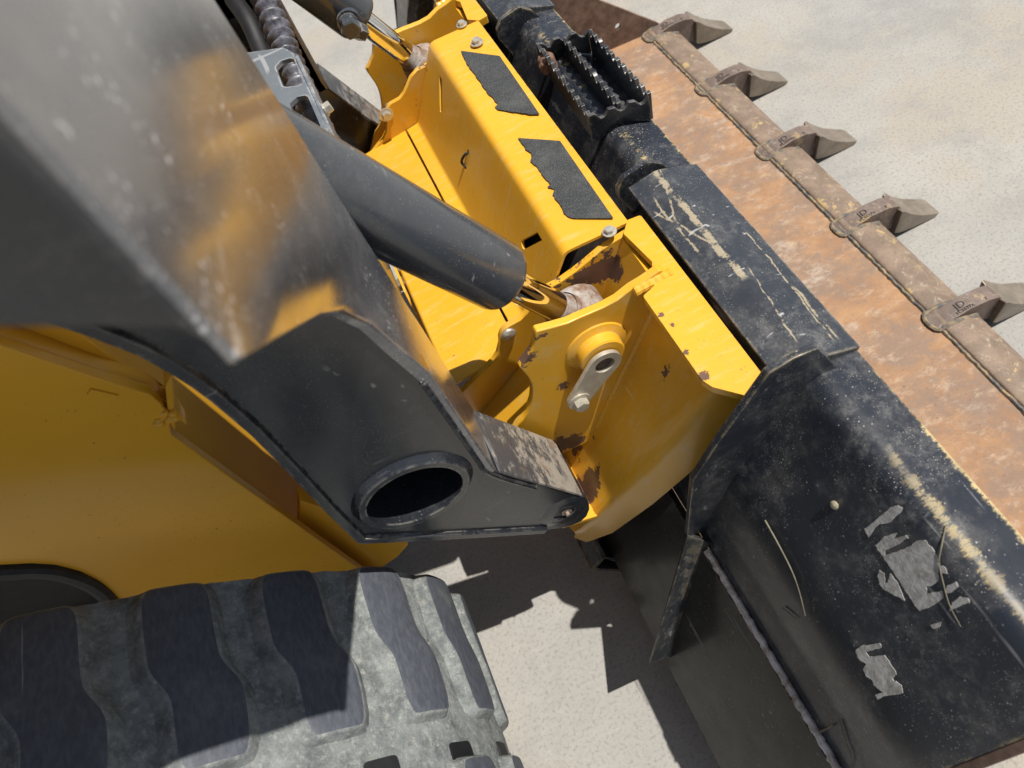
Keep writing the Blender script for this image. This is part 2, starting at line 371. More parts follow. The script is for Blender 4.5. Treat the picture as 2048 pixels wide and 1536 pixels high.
def empty(name, loc, label=None, cat=None, parent=None):
    o = bpy.data.objects.new(name, None); o.empty_display_size = 0.1
    o.location = loc; COL.objects.link(o)
    if label: o['label'] = label
    if cat: o['category'] = cat
    if parent: adopt(o, parent)
    return o
def tag(o, label=None, cat=None, group=None, kind=None):
    for k, v in (('label', label), ('category', cat), ('group', group), ('kind', kind)):
        if v: o[k] = v
    return o
def fillet(pts, rad, seg=4):
    """round the corners of a closed planar outline; rad: number or one per point"""
    n = len(pts); out = []
    for i in range(n):
        r = rad[i] if isinstance(rad, (list, tuple)) else rad
        p, a, b = pts[i], pts[i - 1], pts[(i + 1) % n]
        u, v = (a - p), (b - p)
        lu, lv = u.length, v.length
        if r <= 0 or lu < 1e-5 or lv < 1e-5: out.append(p.copy()); continue
        u /= lu; v /= lv
        c = max(-0.9999, min(0.9999, u.dot(v))); an = math.acos(c)
        if an > 3.0: out.append(p.copy()); continue
        t = min(r / math.tan(an / 2), lu * 0.45, lv * 0.45)
        A, B = p + u * t, p + v * t
        for k in range(seg + 1):
            s = k / seg
            out.append(A * (1 - s) ** 2 + p * 2 * s * (1 - s) + B * s * s)
    return out
def inside(p, loop):
    c = False; n = len(loop)
    for i in range(n):
        a, b = loop[i - 1], loop[i]
        if (a[1] > p[1]) != (b[1] > p[1]) and p[0] < (b[0] - a[0]) * (p[1] - a[1]) / (b[1] - a[1]) + a[0]: c = not c
    return c
def fill_loops(outline, holes=()):
    """triangles of a planar outline with holes -> (points, index triples)"""
    nrm = V((0, 0, 0))
    for i in range(len(outline)): nrm += V(outline[i - 1]).cross(V(outline[i]))
    nrm.normalize()
    u = (V(outline[1]) - V(outline[0])).normalized(); u = (u - nrm * u.dot(nrm)).normalized(); v = nrm.cross(u)
    o = V(outline[0]); P = []; Eg = []; L2 = []
    for lp in [outline] + list(holes):
        k = len(P); q = [(V(p) - o) for p in lp]
        L2.append([(p.dot(u) * 100, p.dot(v) * 100) for p in q]); P += [V(p) for p in lp]
        Eg += [(k + i, k + (i + 1) % len(lp)) for i in range(len(lp))]
    flat_ = [V(p) for l in L2 for p in l]
    r = delaunay_2d_cdt([p.to_2d() for p in flat_], Eg, [], 0, 1e-7)
    pts = [o + (u * p.x + v * p.y) / 100 for p in r[0]]
    for i, src in enumerate(r[3]):
        if src: pts[i] = P[src[0]]
    tris = []
    for f in r[2]:
        c = (sum(r[0][i].x for i in f) / len(f), sum(r[0][i].y for i in f) / len(f))
        if inside(c, L2[0]) and not any(inside(c, h) for h in L2[1:]): tris.append(f)
    return pts, tris
def fill_bm(bm, outline, holes=()):
    pts, tris = fill_loops(outline, holes)
    used = sorted({i for t in tris for i in t}); vs = {i: bm.verts.new(pts[i]) for i in used}
    return [bm.faces.new([vs[i] for i in t]) for t in tris]
def plate_bm(bm, outline, thick, holes=()):
    """solid plate: planar outline (+ holes) pushed along the vector thick"""
    fs = fill_bm(bm, outline, holes)
    bmesh.ops.dissolve_limit(bm, angle_limit=0.01, verts=list({v for f in fs for v in f.verts}), edges=list({e for f in fs for e in f.edges if len(e.link_faces) == 2}), use_dissolve_boundaries=False) if not holes else None
    e = bmesh.ops.extrude_face_region(bm, geom=list(bm.faces))
    vs = [g for g in e['geom'] if isinstance(g, bmesh.types.BMVert)]
    bmesh.ops.translate(bm, verts=vs, vec=V(thick))
    return bm
def plate(name, outline, thick, mat, parent=None, holes=(), bev=0.0015, **kw):
    return link(name, plate_bm(bmesh.new(), outline, thick, holes), mat, parent, bev, **kw)
def frame_of(d):
    d = V(d).normalized()
    a = V((0, 0, 1)) if abs(d.z) < 0.9 else V((1, 0, 0))
    u = d.cross(a).normalized(); return d, u, d.cross(u)
def lathe_bm(bm, p, d, prof, seg=32, start=0.0, squash=None):
    d, u, v = frame_of(d); rings = []
    for (t, r) in prof:
        c = V(p) + d * t
        if r < 1e-6: rings.append([bm.verts.new(c)])
        else:
            rings.append([bm.verts.new(c + (u * math.cos(start + 2 * math.pi * k / seg) + v * math.sin(start + 2 * math.pi * k / seg)) * r) for k in range(seg)])
    for A, B in zip(rings[:-1], rings[1:]):
        for k in range(seg):
            k2 = (k + 1) % seg
            f = [A[k % len(A)], A[k2 % len(A)], B[k2 % len(B)], B[k % len(B)]]
            f2 = []
            for x in f:
                if x not in f2: f2.append(x)
            if len(f2) > 2: bm.faces.new(f2)
    return bm
def lathe(name, p, d, prof, mat, parent=None, seg=32, **kw):
    return link(name, lathe_bm(bmesh.new(), p, d, prof, seg), mat, parent, **kw)
def hexbolt(p, d, r, parent, mat='bolt', washer=1.45, h=0.7):
    bm = bmesh.new()
    if washer: lathe_bm(bm, p, d, [(0, 0), (0, r * washer), (r * 0.22, r * washer), (r * 0.25, r * 0.9)], 24)
    d0 = V(d).normalized()
    lathe_bm(bm, V(p) + d0 * r * 0.2, d, [(0, r), (r * h, r), (r * (h + 0.14), r * 0.86), (r * (h + 0.14), 0)], 6, 0.3)
    return link('bolt', bm, mat, parent, smooth=False)
def tube_bm(bm, pts, r, seg=8, caps=True):
    pts = [V(p) for p in pts]; rings = []
    for i, p in enumerate(pts):
        d = (pts[min(i + 1, len(pts) - 1)] - pts[max(i - 1, 0)])
        d, u, v = frame_of(d)
        rr = r(i) if callable(r) else r
        rings.append([bm.verts.new(p + (u * math.cos(2 * math.pi * k / seg) + v * math.sin(2 * math.pi * k / seg)) * rr) for k in range(seg)])
    for A, B in zip(rings[:-1], rings[1:]):
        for k in range(seg): bm.faces.new((A[k], A[(k + 1) % seg], B[(k + 1) % seg], B[k]))
    if caps: bm.faces.new(rings[0]); bm.faces.new(rings[-1])
    return bm
def spline(pts, n=8):
    pts = [V(p) for p in pts]; P = [pts[0]] + pts + [pts[-1]]; out = []
    for i in range(1, len(P) - 2):
        a, b, c, d = P[i - 1:i + 3]
        for k in range(n):
            t = k / n
            out.append(0.5 * ((2 * b) + (c - a) * t + (2 * a - 5 * b + 4 * c - d) * t * t + (3 * b - a - 3 * c + d) * t ** 3))
    out.append(pts[-1]); return out
def sweepY(prof, y0, y1, ny=1, closed=False, wear=None, wf=None):
    """profile (X,Z) swept from y0 to y1 -> open surface"""
    bm = bmesh.new(); rows = []
    lay = bm.verts.layers.float.new('wear') if wear else None
    for j in range(ny + 1):
        y = y0 + (y1 - y0) * j / ny; row = []
        for i, (x, z) in enumerate(prof):
            v = bm.verts.new((x, y, z))
            if wear: v[lay] = wear[i] * (wf(y) if wf else 1)
            row.append(v)
        rows.append(row)
    for a, b in zip(rows[:-1], rows[1:]):
        for i in range(len(prof) - (0 if closed else 1)):
            k = (i + 1) % len(prof)
            bm.faces.new((a[i], a[k], b[k], b[i]))
    return bm
def round_prof(pts, rad, seg=5):
    """open X,Z polyline with rounded inner corners"""
    q = [V((x, 0, z)) for x, z in pts]; out = [q[0]]
    for i in range(1, len(q) - 1):
        p, a, b = q[i], q[i - 1], q[i + 1]
        r = rad[i] if isinstance(rad, (list, tuple)) else rad
        u, v = a - p, b - p; lu, lv = u.length, v.length; u /= lu; v /= lv
        an = math.acos(max(-0.9999, min(0.9999, u.dot(v))))
        if r <= 0 or an > 3.08: out.append(p); continue
        t = min(r / math.tan(an / 2), lu * 0.48, lv * 0.48); A, B = p + u * t, p + v * t
        for k in range(seg + 1):
            s = k / seg; out.append(A * (1 - s) ** 2 + p * 2 * s * (1 - s) + B * s * s)
    out.append(q[-1]); return [(p.x, p.z) for p in out]
def poly(pts, f): return [f(*p) for p in pts]
def circ(c, r, ax1, ax2, n=28): return [V(c) + V(ax1) * (r * math.cos(2 * math.pi * k / n)) + V(ax2) * (r * math.sin(2 * math.pi * k / n)) for k in range(n)]
E1, E3 = V((1, 0, 0)), V((0, 0, 1))

# ------------------------------------------------------------------ ground
bm = bmesh.new(); s = 60
bm.faces.new([bm.verts.new(p) for p in ((-s, -s, 0), (s, -s, 0), (s, s, 0), (-s, s, 0))])
g = link('ground', bm, 'conc'); tag(g, 'pale grey and beige concrete yard under the machine', 'ground', kind='structure')

# ================================================================== BUCKET
YN, YF = -0.045, 1.826
bucket = empty('bucket', (0.5, YC, 0.0), 'black toothed loader bucket with rusty floor, resting its teeth on the concrete', 'bucket')
BEAD = (0.161, 0.425)
BACK = [(0.056, 0.12), BEAD, (0.182, 0.49), (0.205, 0.58), (0.272, 0.702), (0.292, 0.738), (0.318, 0.748), (0.357, 0.735)]
up = round_prof([BEAD, (0.182, 0.49), (0.205, 0.58), (0.296, 0.748), (0.357, 0.735)], [0, 0.2, 0.3, 0.028, 0], 7)
dn = [up[0]]
for a, b in zip(up[:-1], up[1:]):
    k_ = max(1, int(math.hypot(b[0] - a[0], b[1] - a[1]) / 0.008))
    dn += [(a[0] + (b[0] - a[0]) * j / k_, a[1] + (b[1] - a[1]) * j / k_) for j in range(1, k_ + 1)]
up = dn
wear = []
for (x, z) in up:
    d = math.hypot(x - 0.308, z - 0.741); dl = math.hypot(x - 0.357, z - 0.735)
    wear.append(max(0.0, 1 - d / 0.012, 0.8 - dl / 0.005))
link('back_plate', sweepY(up, YN, YF, 60, wear=wear, wf=lambda y: 1.0 if y < 0.22 else (0.55 if y > 0.6 else 0.3)), 'shell', bucket, sol=0.010, soff=1 if False else -1, ang=60)
low = [(0.056, 0.12), (0.1608, 0.4243)]
link('heel_plate', sweepY(low, YN, YF, 40), 'heel', bucket, sol=0.010)
plate('floor', [V((0.052, YN, 0.116)), V((0.052, YF, 0.116)), V((0.846, YF, 0.078)), V((0.846, YN, 0.078))], (0.0005, 0, 0.012), 'rust', bucket, bev=0)
lipp = [(0.845, 0.090), (0.849, 0.098), (0.856, 0.101), (0.880, 0.100), (0.902, 0.094), (0.922, 0.082), (0.939, 0.067), (0.937, 0.055), (0.840, 0.062)]
bm = sweepY(lipp, YN + 0.002, YF - 0.002, 30, True)
bmesh.ops.holes_fill(bm, edges=bm.edges)
link('cutting_edge', bm, 'edge', bucket, 0.002)
bm = bmesh.new(); pts = []
for k in range(260):
    y = YN + (YF - YN) * k / 259
    pts.append((0.845 + random.uniform(-.001, .001), y, 0.0915 + random.uniform(-.0006, .0008)))
tube_bm(bm, pts, lambda i: 0.0042 + random.uniform(-.0008, .0008), 6)
link('edge_weld', bm, 'weldl', bucket)
for near in (True, False):
    sp = [(0.056, 0.12), (0.161, 0.425), (0.205, 0.58), (0.296, 0.742), (0.357, 0.735), (0.50, 0.53), (0.717, 0.256), (0.885, 0.110), (0.925, 0.066), (0.83, 0.07)]
    y = YN - 0.010 if near else YF - 0.010
    ol = [V((x, y, z)) for x, z in sp]
    hc = UY(1236, 53, y) if not near else V((0.78, y, 0.17))
    plate('side_plate', ol, (0, 0.0098, 0), 'side', bucket, [circ(hc, 0.0085, E1, E3, 16)], bev=0.0015)
bm = bmesh.new(); pts = []
for k in range(90):
    y = 0.283 + (YN - 0.283) * k / 89
    pts.append((BEAD[0] - 0.004 + random.uniform(-.0008, .0008), y, BEAD[1] + 0.001))
tube_bm(bm, pts, lambda i: 0.0052 + 0.0002 * math.sin(i * 1.1) + random.uniform(-.0004, .0004), 12)
link('weld_bead', bm, 'weld', bucket)
bm = bmesh.new()
tube_bm(bm, [mir(V(p)) for p in pts], lambda i: 0.0068 + 0.0012 * math.sin(i * 1.7), 8)
link('weld_bead', bm, 'weld', bucket)

dbl = round_prof([(0.2613, 0.754), (0.285, 0.7587), (0.302, 0.762), (0.330, 0.751), (0.361, 0.739)], [0, 0, 0.03, 0, 0], 6)
for flip in (False, True):
    y0, y1 = (0.316, 0.655)
    if flip: y0, y1 = 2 * YC - y1, 2 * YC - y0
    link('doubler_plate', sweepY(dbl, y0, y1, 24, wear=[0.0 if i < 3 else max(0, 1 - abs(x - 0.302) / 0.012) * 0.85 for i, (x, z) in enumerate(dbl)]), 'top', bucket, 0.0012, sol=0.010)
    f = mir if flip else (lambda p: V(p))
    s_ = -1 if flip else 1
    # upright mounting gusset, and the flared tab below it
    gy = 0.305
    g1 = [UY(1537, 748, gy), UY(1590, 716, gy), UY(1638, 697, gy), V((0.325, gy, 0.742)), V((0.26, gy, 0.66)), V((0.215, gy, 0.55)), V((0.188, gy, 0.47)),
          V((0.168, gy, 0.435)), UY(1375, 1073, gy), UY(1381, 1010, gy), UY(1386, 962, gy), UY(1440, 880, gy)]
    plate('gusset', [f(p) for p in g1], (0, 0.009 * s_, 0), 'shell', bucket, bev=0.0015)
    t1 = [UY(1375, 1071, gy), UPROF(1424, 1084, BACK, 0.004), UPROF(1352, 1311, BACK, 0.004), UH(1299, 1327, 1.20)]
    nn = (t1[1] - t1[0]).cross(t1[3] - t1[0]).normalized() * 0.007
    if nn.y < 0: nn = -nn
    if flip: nn.y = -nn.y
    bm = bmesh.new()
    v0 = [bm.verts.new(f(p)) for p in t1]; v1 = [bm.verts.new(f(p) + nn) for p in t1]
    bm.faces.new(v0); bm.faces.new(v1)
    for i in range(4): bm.faces.new((v0[i], v0[(i + 1) % 4], v1[(i + 1) % 4], v1[i]))
    link('gusset_tab', bm, 'tab', bucket, 0.0008, smooth=False)
    # plate closing the inner end of the doubler
    ey = 0.662
    e1 = fillet([UY(1237, 396, ey), UY(1236, 379, ey), UY(1248, 356, ey), UY(1294, 325, ey), UY(1325, 328, ey), V((0.33, ey, 0.735)), V((0.27, ey, 0.68)), UY(1262, 420, ey)], 0.008, 3)
    plate('end_gusset', [f(p) for p in e1], (0, 0.008 * s_, 0), 'shell', bucket, bev=0.0012)
# lower mounting channel
cy = 0.432
A_, P_, B_ = UY(1186, 1137, cy), UY(1210, 1112, cy), UY(1275, 1130, cy)
chan = [(A_.x, A_.z), (P_.x, P_.z), (B_.x, B_.z)]
link('mount_channel', sweepY(round_prof(chan, 0.01, 3) + [(B_.x + 0.012, B_.z - 0.004)], cy, 2 * YC - cy, 8), 'shell', bucket, 0.001, sol=0.007)
link('mount_strip', sweepY([(A_.x + 0.001, A_.z - 0.002), (B_.x - 0.01, B_.z - 0.028)], cy + 0.001, 2 * YC - cy, 2), 'shell', bucket, sol=0.006)

# serrated step on top of the bucket
def serr(p0, p1, htop, depth, nteeth, up_):
    """outline points along the serrated rim from p0 to p1"""
    out = []; d = (p1 - p0)
    for k in range(nteeth):
        for (u, hh) in ((0.0, 0), (0.34, 0), (0.46, -0.55 * depth), (0.58, -depth), (0.76, -depth), (0.90, -0.45 * depth)):
            jit = random.uniform(-.0012, .0012)
            out.append(p0 + d * ((k + u) / nteeth) + up_ * (hh + jit))
    out.append(p1.copy()); return out
ZR = 0.779
nl, nr, fr, fl = UZ(1173, 229, ZR), UZ(1294, 188, ZR), UZ(1176, 60, ZR), UZ(1074, 90, ZR)
step_ = empty('step', tuple((nl + fr) / 2), parent=bucket)
for k, (a, b, zb) in enumerate(((nl, fl, 0.741), ((nl + nr) / 2, (fl + fr) / 2, 0.740), (nr, fr, 0.734))):
    a = a.copy(); b = b.copy()
    rim = serr(a, b, 0, 0.0085, 10, E3)
    ol = rim + [V((b.x, b.y, zb)), V((a.x, a.y, zb))]
    plate('tread_bar', ol, (0.0065, 0, 0), 'step', step_, bev=0.0008)
for (a, b) in ((nl, nr), (fl, fr)):
    rim = serr(a, b, 0, 0.009, 3, E3)
    ol = rim + [V((b.x, b.y, 0.738)), V((a.x + 0.045, a.y, 0.745)), V((a.x + 0.030, a.y, 0.742)), V((a.x + 0.020, a.y, 0.734)), V((a.x + 0.004, a.y, 0.730)), V((a.x, a.y, 0.734))]
    plate('end_bar', ol, (0, 0.006 if b is fr else -0.006, 0), 'step', step_, bev=0.0008)
mud = bmesh.new()
bmesh.ops.create_icosphere(mud, subdivisions=3, radius=0.0145)
for v in mud.verts:
    v.co = V((v.co.x, v.co.y * 1.2, v.co.z * 1.15)) * (1 + random.uniform(-.16, .16)) + V((fl.x + 0.004, fl.y - 0.022, ZR - 0.022))
link('mud_lump', mud, 'mudr', step_)

# teeth
def tooth(first):
    yc = 0.889; hw = 0.0185
    bk = V((0.836, yc, 0.094))
    prof = [(0.833, 0.080), (0.834, 0.099), (0.862, 0.108), (0.905, 0.118), (0.948, 0.116), (0.975, 0.106), (0.988, 0.088), (0.996, 0.050), (0.985, 0.030), (0.93, 0.05)]
    bm = plate_bm(bmesh.new(), [V((x, yc - hw, z - 0.006)) for x, z in prof], (0, 2 * hw, 0))
    sh = link('tooth', bm, 'steel', bucket, 0.0018, 2)
    bm = bmesh.new()
    # sections from the collar to the point: (x, half width, top z, bottom z)
    secs = [(0.980, 0.0365, 0.100, 0.024), (0.988, 0.038, 0.097, 0.020), (1.010, 0.036, 0.074, 0.012), (1.040, 0.034, 0.049, 0.006), (1.072, 0.033, 0.029, 0.003), (1.098, 0.031, 0.015, 0.001), (1.108, 0.026, 0.008, 0.001)]
    rings = []
    for (x, hwid, zt, zb) in secs:
        hwid *= 0.92
        row = []
        for u in (-1, -0.5, 0, 0.5, 1):
            row.append(bm.verts.new((x + (0.006 * (1 - u * u) if x > 1.12 else 0), yc + u * hwid, zt - 0.007 * (1 - u * u) * (1.11 - x) / 0.13)))
        for u in (1, -1): row.append(bm.verts.new((x, yc + u * hwid * 0.92, zb)))
        rings.append(row)
    for a, b in zip(rings[:-1], rings[1:]):
        for i in range(7): bm.faces.new((a[i], a[(i + 1) % 7], b[(i + 1) % 7], b[i]))
    bm.faces.new(rings[0]); bm.faces.new(rings[-1])
    tp = link('tooth_tip', bm, 'tip', sh, 0.002, 2)
    # stamped marking on the shank
    for txt, size, x, y in (('JD', 0.021, 0.884, yc - 0.006), ('TC55YPX', 0.0095, 0.878, yc - 0.0155), ('T', 0.0105, 0.941, yc - 0.0155)):
        cu = bpy.data.curves.new('t', 'FONT'); cu.body = txt; cu.size = size; cu.extrude = 0.0002; cu.resolution_u = 2
        to = bpy.data.objects.new('t', cu); COL.objects.link(to)
        dg = bpy.context.evaluated_depsgraph_get()
        me = bpy.data.meshes.new_from_object(to.evaluated_get(dg))
        bpy.data.objects.remove(to); bpy.data.curves.remove(cu)
        t2 = bmesh.new(); t2.from_mesh(me); bpy.data.meshes.remove(me)
        for v in t2.verts:
            X = x + v.co.x; Yv = y + v.co.y
            for (a, b) in zip(prof[1:6], prof[2:7]):
                if a[0] <= X <= b[0]: z = a[1] + (b[1] - a[1]) * (X - a[0]) / (b[0] - a[0]) - 0.006; break
            v.co = V((X, Yv, z + 0.0009 + v.co.z))
        link('lettering', t2, 'mark', sh, smooth=False)
    bm = bmesh.new(); pp = []
    for (x, y) in ((0.925, -1), (0.87, -1), (0.840, -1), (0.831, -0.6), (0.829, 0), (0.831, 0.6), (0.840, 1), (0.87, 1), (0.925, 1)):
        pp.append(V((x, yc + y * (hw + 0.004), 0.094 if x < 0.86 else (0.099 if x < 0.9 else 0.080))))
    pp = spline(pp, 6)
    tube_bm(bm, pp, lambda i: 0.005 + random.uniform(-.001, .001), 7)
    wl = link('tooth_weld', bm, 'weldl', sh)
    return sh
T0 = tooth(True)
ys = [1.815 - 0.0215 - 0.3020 * k for k in range(7)]
for k, y in enumerate(ys):
    if k == 0:
        o = T0
    else:
        o = T0.copy(); COL.objects.link(o)
        for c in T0.children:
            c2 = c.copy(); COL.objects.link(c2); c2.parent = o
    o.location = (random.uniform(-.004, .004), y - 0.889, random.uniform(-.001, .001))
    for c in o.children:
        if c.name.startswith('tooth_tip'): c.scale = (1 + random.uniform(-.012, .004), 1, 1 + random.uniform(-.06, .06))

# torn decals on the back plate
UPP = [BEAD, (0.182, 0.49), (0.205, 0.58), (0.272, 0.702), (0.292, 0.738), (0.318, 0.748)]
DEC = [[(430, 350), (520, 280), (600, 210), (640, 195), (680, 215), (670, 240), (630, 270), (590, 310), (530, 320), (500, 345), (455, 405)],
       [(500, 460), (560, 400), (640, 375), (622, 415), (700, 392), (716, 408), (640, 455), (570, 490), (560, 520), (640, 500), (720, 465), (770, 430), (820, 425), (870, 470), (900, 520), (915, 600), (910, 690), (880, 715), (835, 728), (832, 775), (870, 765), (940, 755), (940, 800), (880, 850), (790, 885), (760, 850), (640, 660)],
       [(530, 620), (560, 640), (562, 700), (580, 700), (600, 640), (640, 690), (665, 750), (695, 820), (640, 790), (560, 750), (530, 710), (515, 660)],
       [(930, 590), (960, 600), (970, 640), (925, 640)], [(970, 720), (1030, 695), (1045, 725), (990, 770), (960, 770)],
       [(1005, 830), (1050, 795), (1110, 800), (1120, 830), (1060, 850), (1010, 875), (985, 890)], [(860, 975), (930, 955), (925, 985), (880, 1005)],
       [(370, 1140), (420, 1110), (530, 1095), (540, 1125), (440, 1155), (460, 1185), (560, 1175), (600, 1230), (640, 1300), (610, 1330), (670, 1370), (680, 1420), (640, 1430), (560, 1440), (515, 1465), (500, 1430), (560, 1420), (500, 1380), (480, 1340), (440, 1310), (420, 1270), (440, 1230), (390, 1200)]]
for d in DEC:
    pts = []
    for i in range(len(d)):
        a, b = d[i], d[(i + 1) % len(d)]
        L = math.hypot(b[0] - a[0], b[1] - a[1]); n_ = max(1, int(L / 14))
        for k in range(n_):
            t = k / n_; j = 3.2 if n_ > 1 else 1.5
            pts.append((a[0] + (b[0] - a[0]) * t + random.uniform(-j, j), a[1] + (b[1] - a[1]) * t + random.uniform(-j, j)))
    q = [UPROF(1600 + x / 3.268, 950 + y / 3.268, UPP, 0.0012) for x, y in pts]
    bm = bmesh.new(); fill_bm(bm, q)
    link('decal_remnant', bm, 'decal', bucket, smooth=False, sol=0.0008, soff=1)

# loose bits lying on the bucket
def stem(pts, r, label, name='grass_stem', cat='grass stem', n=8):
    r *= 0.72
    q = spline([UPROF(x, y, [BACK[0]] + UPP, 0.0025) for x, y in pts], n)
    bm = tube_bm(bmesh.new(), q, lambda i: r * (1 - 0.55 * i / len(q)), 6)
    return tag(link(name, bm, 'straw'), label, cat)
def zz(x, y): return (1250 + x / 2.56, 936 + y / 2.56)
stem([zz(725, 265), zz(800, 400), zz(865, 530), zz(905, 640), zz(932, 752)], 0.0016, 'long curved dry grass stem on the black bucket back, right of the weld bead')
stem([zz(1645, 295), zz(1622, 400), zz(1618, 480), zz(1640, 590), zz(1672, 700), zz(1728, 808)], 0.0012, 'thin dark straw lying across the right edge of the torn grey decal')
stem([zz(1105, 1290), zz(1140, 1400), zz(1168, 1475), zz(1160, 1530)], 0.0012, 'short hooked dry stem low on the bucket back, right of the weld bead end')
stem([zz(1010, 1345), zz(1045, 1328), zz(1075, 1310)], 0.0022, 'short brown twig touching the weld bead near the bottom of the bucket', 'twig', 'twig')
stem([zz(815, 712), zz(850, 740), zz(885, 770)], 0.0014, 'small frayed straw bit at the lower tip of the long curved stem', 'straw_bit', 'straw')
p = UPROF(*zz(1082, 185), UPP, 0.003)
bm = bmesh.new(); bmesh.ops.create_icosphere(bm, subdivisions=2, radius=0.0048)
for v in bm.verts: v.co = V((v.co.x * 0.7, v.co.y, v.co.z * 1.3)) * (1 + random.uniform(-.15, .15)) + p
tag(link('pebble', bm, 'stone'), 'small pale pebble stuck on the upper bucket back, left of the torn decal', 'pebble')

# ================================================================== LOADER
loader = empty('track_loader', (-0.6, YC, 0.0), 'yellow and black compact track loader with a quick coupler, lift arms and rubber track', 'loader')

# ---- quick coupler
coupler = empty('quick_coupler', (0.15, YC, 0.5), parent=loader)
FLZ = 0.747
def flat(x, y): return UZ(x, y, FLZ)
cover_front = 0.2375
for flip in (False, True):
    f = mir if flip else (lambda p: V(p)); s_ = -1 if flip else 1
    fl_ = [flat(1255, 440), flat(1281, 430), flat(1530, 755), flat(1511, 796), flat(1425, 774), flat(1404, 760), flat(1286, 592), flat(1308, 572), flat(1304, 523), flat(1247, 467)]
    plate('top_flange', [f(p) for p in fillet(fl_, [0, 0.004, 0.003, 0.004, 0.01, 0.008, 0.004, 0, 0.004, 0.004])], (0, 0, -0.012), 'yel', coupler, bev=0.0025, seg=3)
    # outer rib
    oy = 0.511
    rp = [(1336, 543), (1320, 541), (1290, 562), (1262, 579), (1234, 601), (1210, 614), (1187, 624), (1161, 635), (1137, 646), (1105, 655), (1074, 663), (1071, 669), (1071, 681), (1065, 702), (1052, 720), (1039, 735), (1057, 756), (1063, 768), (1065, 779), (1065, 790), (1064, 802), (1056, 826), (1046, 840), (1036, 850)]
    ol = [UY(x, y, oy) for x, y in rp] + [V((-0.045, oy, 0.52)), V((-0.03, oy, 0.46)), V((0.02, oy, 0.44)), V((0.085, oy, 0.435)), V((0.225, oy, 0.70))]
    plate('rib', [f(p) for p in ol], (0, 0.012 * s_, 0), 'yel', coupler, bev=0.002, seg=2)
    # inner rib
    iy = 0.597
    rp = [(1262, 455), (1255, 468), (1228, 484), (1201, 502), (1175, 524), (1146, 547), (1120, 565), (1095, 578), (1075, 596), (1054, 628), (1041, 641), (1017, 654), (1008, 662), (1003, 669), (1000, 679), (1001, 690), (996, 710), (987, 724), (970, 740), (921, 789), (880, 830)]
    ol = [UY(x, y, iy) for x, y in rp] + [V((-0.05, iy, 0.50)), V((0.02, iy, 0.44)), V((0.085, iy, 0.435)), V((0.225, iy, 0.70))]
    plate('rib', [f(p) for p in ol], (0, 0.010 * s_, 0), 'yel', coupler, bev=0.002, seg=2)
    # rear face of the coupler plate outside the rib, with its rolled lower edge
    B = [(1404, 764), (1425, 780), (1372, 838), (1300, 918), (1240, 975), (1195, 1024), (1165, 1052), (1152, 1060)]
    O = [(1455, 786), (1513, 799), (1450, 868), (1385, 935), (1305, 1003), (1225, 1060), (1175, 1079), (1150, 1070)]
    bm = bmesh.new()
    face = [UP(x, y, CP0, CPN) for x, y in [(1240, 540), (1310, 574), (1424, 752)] + B] + [V((0.045, 0.60, 0.35)), V((0.14, 0.62, 0.53))]
    face[-2:] = [UP(1060, 960, CP0, CPN), UP(1110, 740, CP0, CPN)]
    bm.faces.new([bm.verts.new(f(p)) for p in face])
    rows = []
    for (b, o) in zip(B, O):
        P = UP(*b, CP0, CPN); Q = UP(*o, CP0 - CPN * 0.042, CPN)
        mid = UP(b[0] + (o[0] - b[0]) * 0.12, b[1] + (o[1] - b[1]) * 0.12, CP0 - CPN * 0.0015, CPN)
        m2 = UP(b[0] + (o[0] - b[0]) * 0.30, b[1] + (o[1] - b[1]) * 0.30, CP0 - CPN * 0.009, CPN)
        rows.append([bm.verts.new(f(q)) for q in (P, mid, m2, Q)])
    for a, b in zip(rows[:-1], rows[1:]):
        for i in range(3): bm.faces.new((a[i], a[i + 1], b[i + 1], b[i]))
    bmesh.ops.remove_doubles(bm, verts=bm.verts, dist=0.0003)
    link('end_plate', bm, 'yel', coupler, ang=50, sol=0.010, soff=0)
    plate('shadow_shelf', [f(V(p)) for p in ((-0.045, 0.46, 0.40), (-0.01, 0.425, 0.386), (0.06, 0.425, 0.356), (0.06, 0.60, 0.356), (-0.045, 0.60, 0.40))], (0, 0, -0.01), 'yel', coupler, bev=0.002)  # added shelf, closes a lit slit in the ground shadow below the pivot
    # weld up the corner between rib and plate
    a, b = V((0.25 - 0.5266 * 0.05 - 0.003, oy, 0.692)), V((0.25 - 0.5266 * 0.27 - 0.003, oy, 0.472))
    bm = tube_bm(bmesh.new(), [f(a + (b - a) * k / 60) for k in range(61)], lambda i: 0.006 + 0.0005 * math.sin(i * 1.9), 10)
    link('rib_weld', bm, 'yel', coupler)
    a, b = UY(1344, 545, oy - 0.003), UY(1268, 585, oy - 0.003)
    bm = tube_bm(bmesh.new(), [f(a + (b - a) * k / 40) for k in range(41)], lambda i: 0.0065 + 0.0004 * math.sin(i * 0.9) - (0.003 if i in (0, 40) else 0), 10)
    link('rib_weld', bm, 'yel', coupler)
    # pocket wall and cross plate between the two ribs
    w1 = [V((0.222, 0.523, 0.735)), V((0.222, 0.597, 0.735)), V((0.10, 0.597, 0.47)), V((0.10, 0.523, 0.47))]
    plate('pocket_wall', [f(p) for p in w1], (0.008, 0, -0.004), 'yel', coupler, bev=0)
    c0, c1 = UY(1062, 752, 0.56), UY(965, 850, 0.56)
    w2 = [V((c0.x + 0.03, 0.5235, c0.z + 0.012)), V((c0.x + 0.03, 0.5965, c0.z + 0.012)), V((c1.x, 0.5965, c1.z - 0.03)), V((c1.x, 0.5235, c1.z - 0.03))]
    plate('cross_plate', [f(p) for p in w2], (0.004, 0, -0.008), 'yel', coupler, bev=0)
